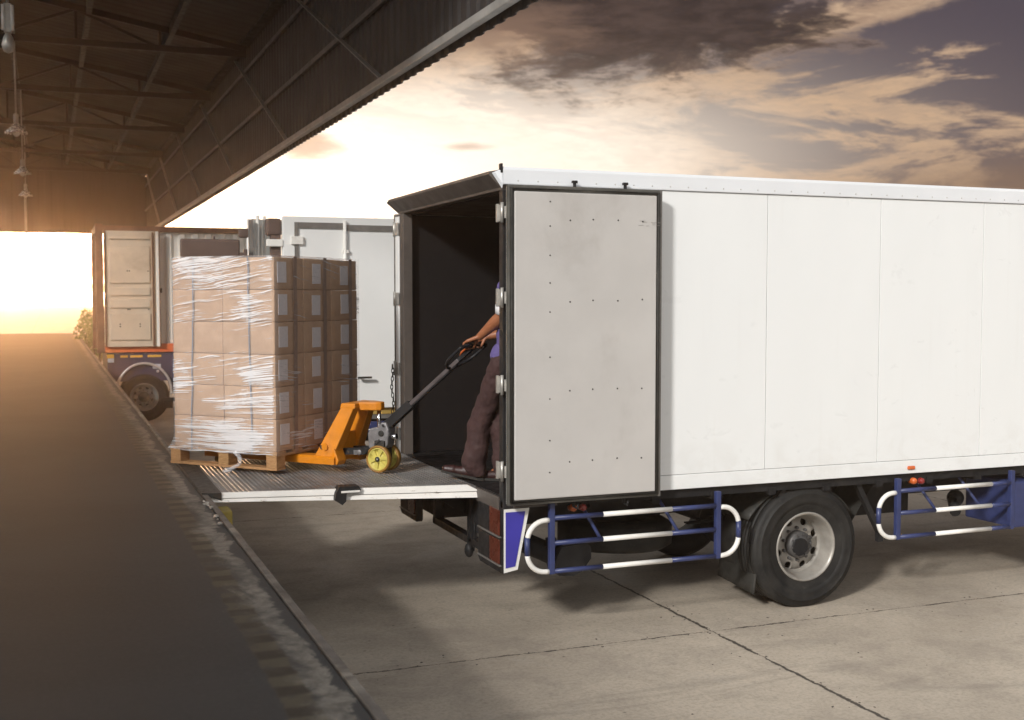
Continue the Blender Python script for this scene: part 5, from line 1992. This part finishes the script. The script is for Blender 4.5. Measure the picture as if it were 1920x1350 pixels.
# trousers
b = MB().use('trousers')
ellipsoid(b, at(HIP, 0, 0, 0.0), 0.122, 0.168, 0.12, face_rot)
for h_, k_, a_ in ((hipL, kneeL, ankL), (hipR, kneeR, ankR)):
    capsule(b, h_, k_, 0.112, 0.086)
    capsule(b, k_, a_ + Vector((0, 0, 0.015)) - ff * 0.01, 0.086, 0.094)
    capsule(b, k_.lerp(a_, 0.55), a_ - ff * 0.012, 0.084, 0.098)
    k1 = k_.lerp(a_, 0.22) + ff * 0.026
    k2_ = k_.lerp(a_, 0.52) + ff * 0.006
    capsule(b, k_ + ff * 0.006, k1, 0.090, 0.090)
    capsule(b, k1, k2_, 0.090, 0.090)
    capsule(b, k2_, a_ + ff * 0.004 + UP * 0.03, 0.090, 0.100)
    capsule(b, a_ - ff * 0.035 + UP * 0.02, a_ - ff * 0.045 - UP * 0.045, 0.075, 0.070)
cloth(fuse(b.build('trousers', None, body), 0.008, 3, 0.5), 0.10, 0.034)
# shoes, the left one rocked back on its heel
def shoe(ank, toe, tilt):
    b = MB().use('shoe_leather')
    ft = (Vector(toe) - Vector((ank.x, ank.y, toe[2]))); ft.z = 0; ft.normalize()
    base = Vector((ank.x, ank.y, FZ))
    tt = math.tan(tilt)

    def P(f, h): return base + ft * (f * 1.15) + Vector((0, 0, h * 1.12 + max(0, f + 0.05) * tt))
    ellipsoid(b, P(-0.03, 0.055), 0.052, 0.042, 0.055)
    capsule(b, P(-0.035, 0.045), P(0.06, 0.040), 0.043, 0.042)
    capsule(b, P(0.05, 0.042), P(0.165, 0.034), 0.044, 0.036)
    capsule(b, P(0.15, 0.036), P(0.200, 0.032), 0.043, 0.034)
    capsule(b, P(-0.02, 0.09), P(0.05, 0.072), 0.044, 0.040)
    o = fuse(b.build('shoe', None, body), 0.006, 5, 0.5)
    b = MB().use('rubber')
    sd_ = Vector((-ft.y, ft.x, 0))
    out = [(-0.085, 0.0), (-0.075, 0.036), (-0.03, 0.042), (0.05, 0.040), (0.13, 0.048), (0.19, 0.044), (0.232, 0.022), (0.238, 0.0)]
    ring_ = out + [(f, -w_) for f, w_ in out[::-1][1:-1]]
    lo_ = [b.bm.verts.new(P(f, 0.002 if f > 0 else 0.0) + sd_ * w_) for f, w_ in ring_]
    hi_ = [b.bm.verts.new(P(f, 0.020) + sd_ * w_) for f, w_ in ring_]
    b._face(lo_[::-1]); b._face(hi_)
    for i in range(len(ring_)):
        b._face([lo_[i], lo_[(i + 1) % len(ring_)], hi_[(i + 1) % len(ring_)], hi_[i]])
    b.build('sole', None, o)


shoe(ankL, (3.01, 9.165, FZ + 0.05), R(13))
shoe(ankR, (3.28, 9.09, FZ), 0.0)

# ------------------------------------------------------------------ warm evening haze
m = bpy.data.materials.new('haze_air'); m.use_nodes = True
t = NT(m.node_tree)
pv = t.add('ShaderNodeVolumePrincipled')
pv.inputs['Color'].default_value = (0.98, 0.76, 0.57, 1)
pv.inputs['Density'].default_value = 0.0028
pv.inputs['Anisotropy'].default_value = 0.90
out = t.add('ShaderNodeOutputMaterial')
t.t.links.new(pv.outputs[0], out.inputs['Volume'])
MATS['haze_air'] = m
b = MB().use('haze_air')
b.box(-185, 245, -65, 365, -1.0, 11.0)
struct(b.build('haze'), 'stuff')
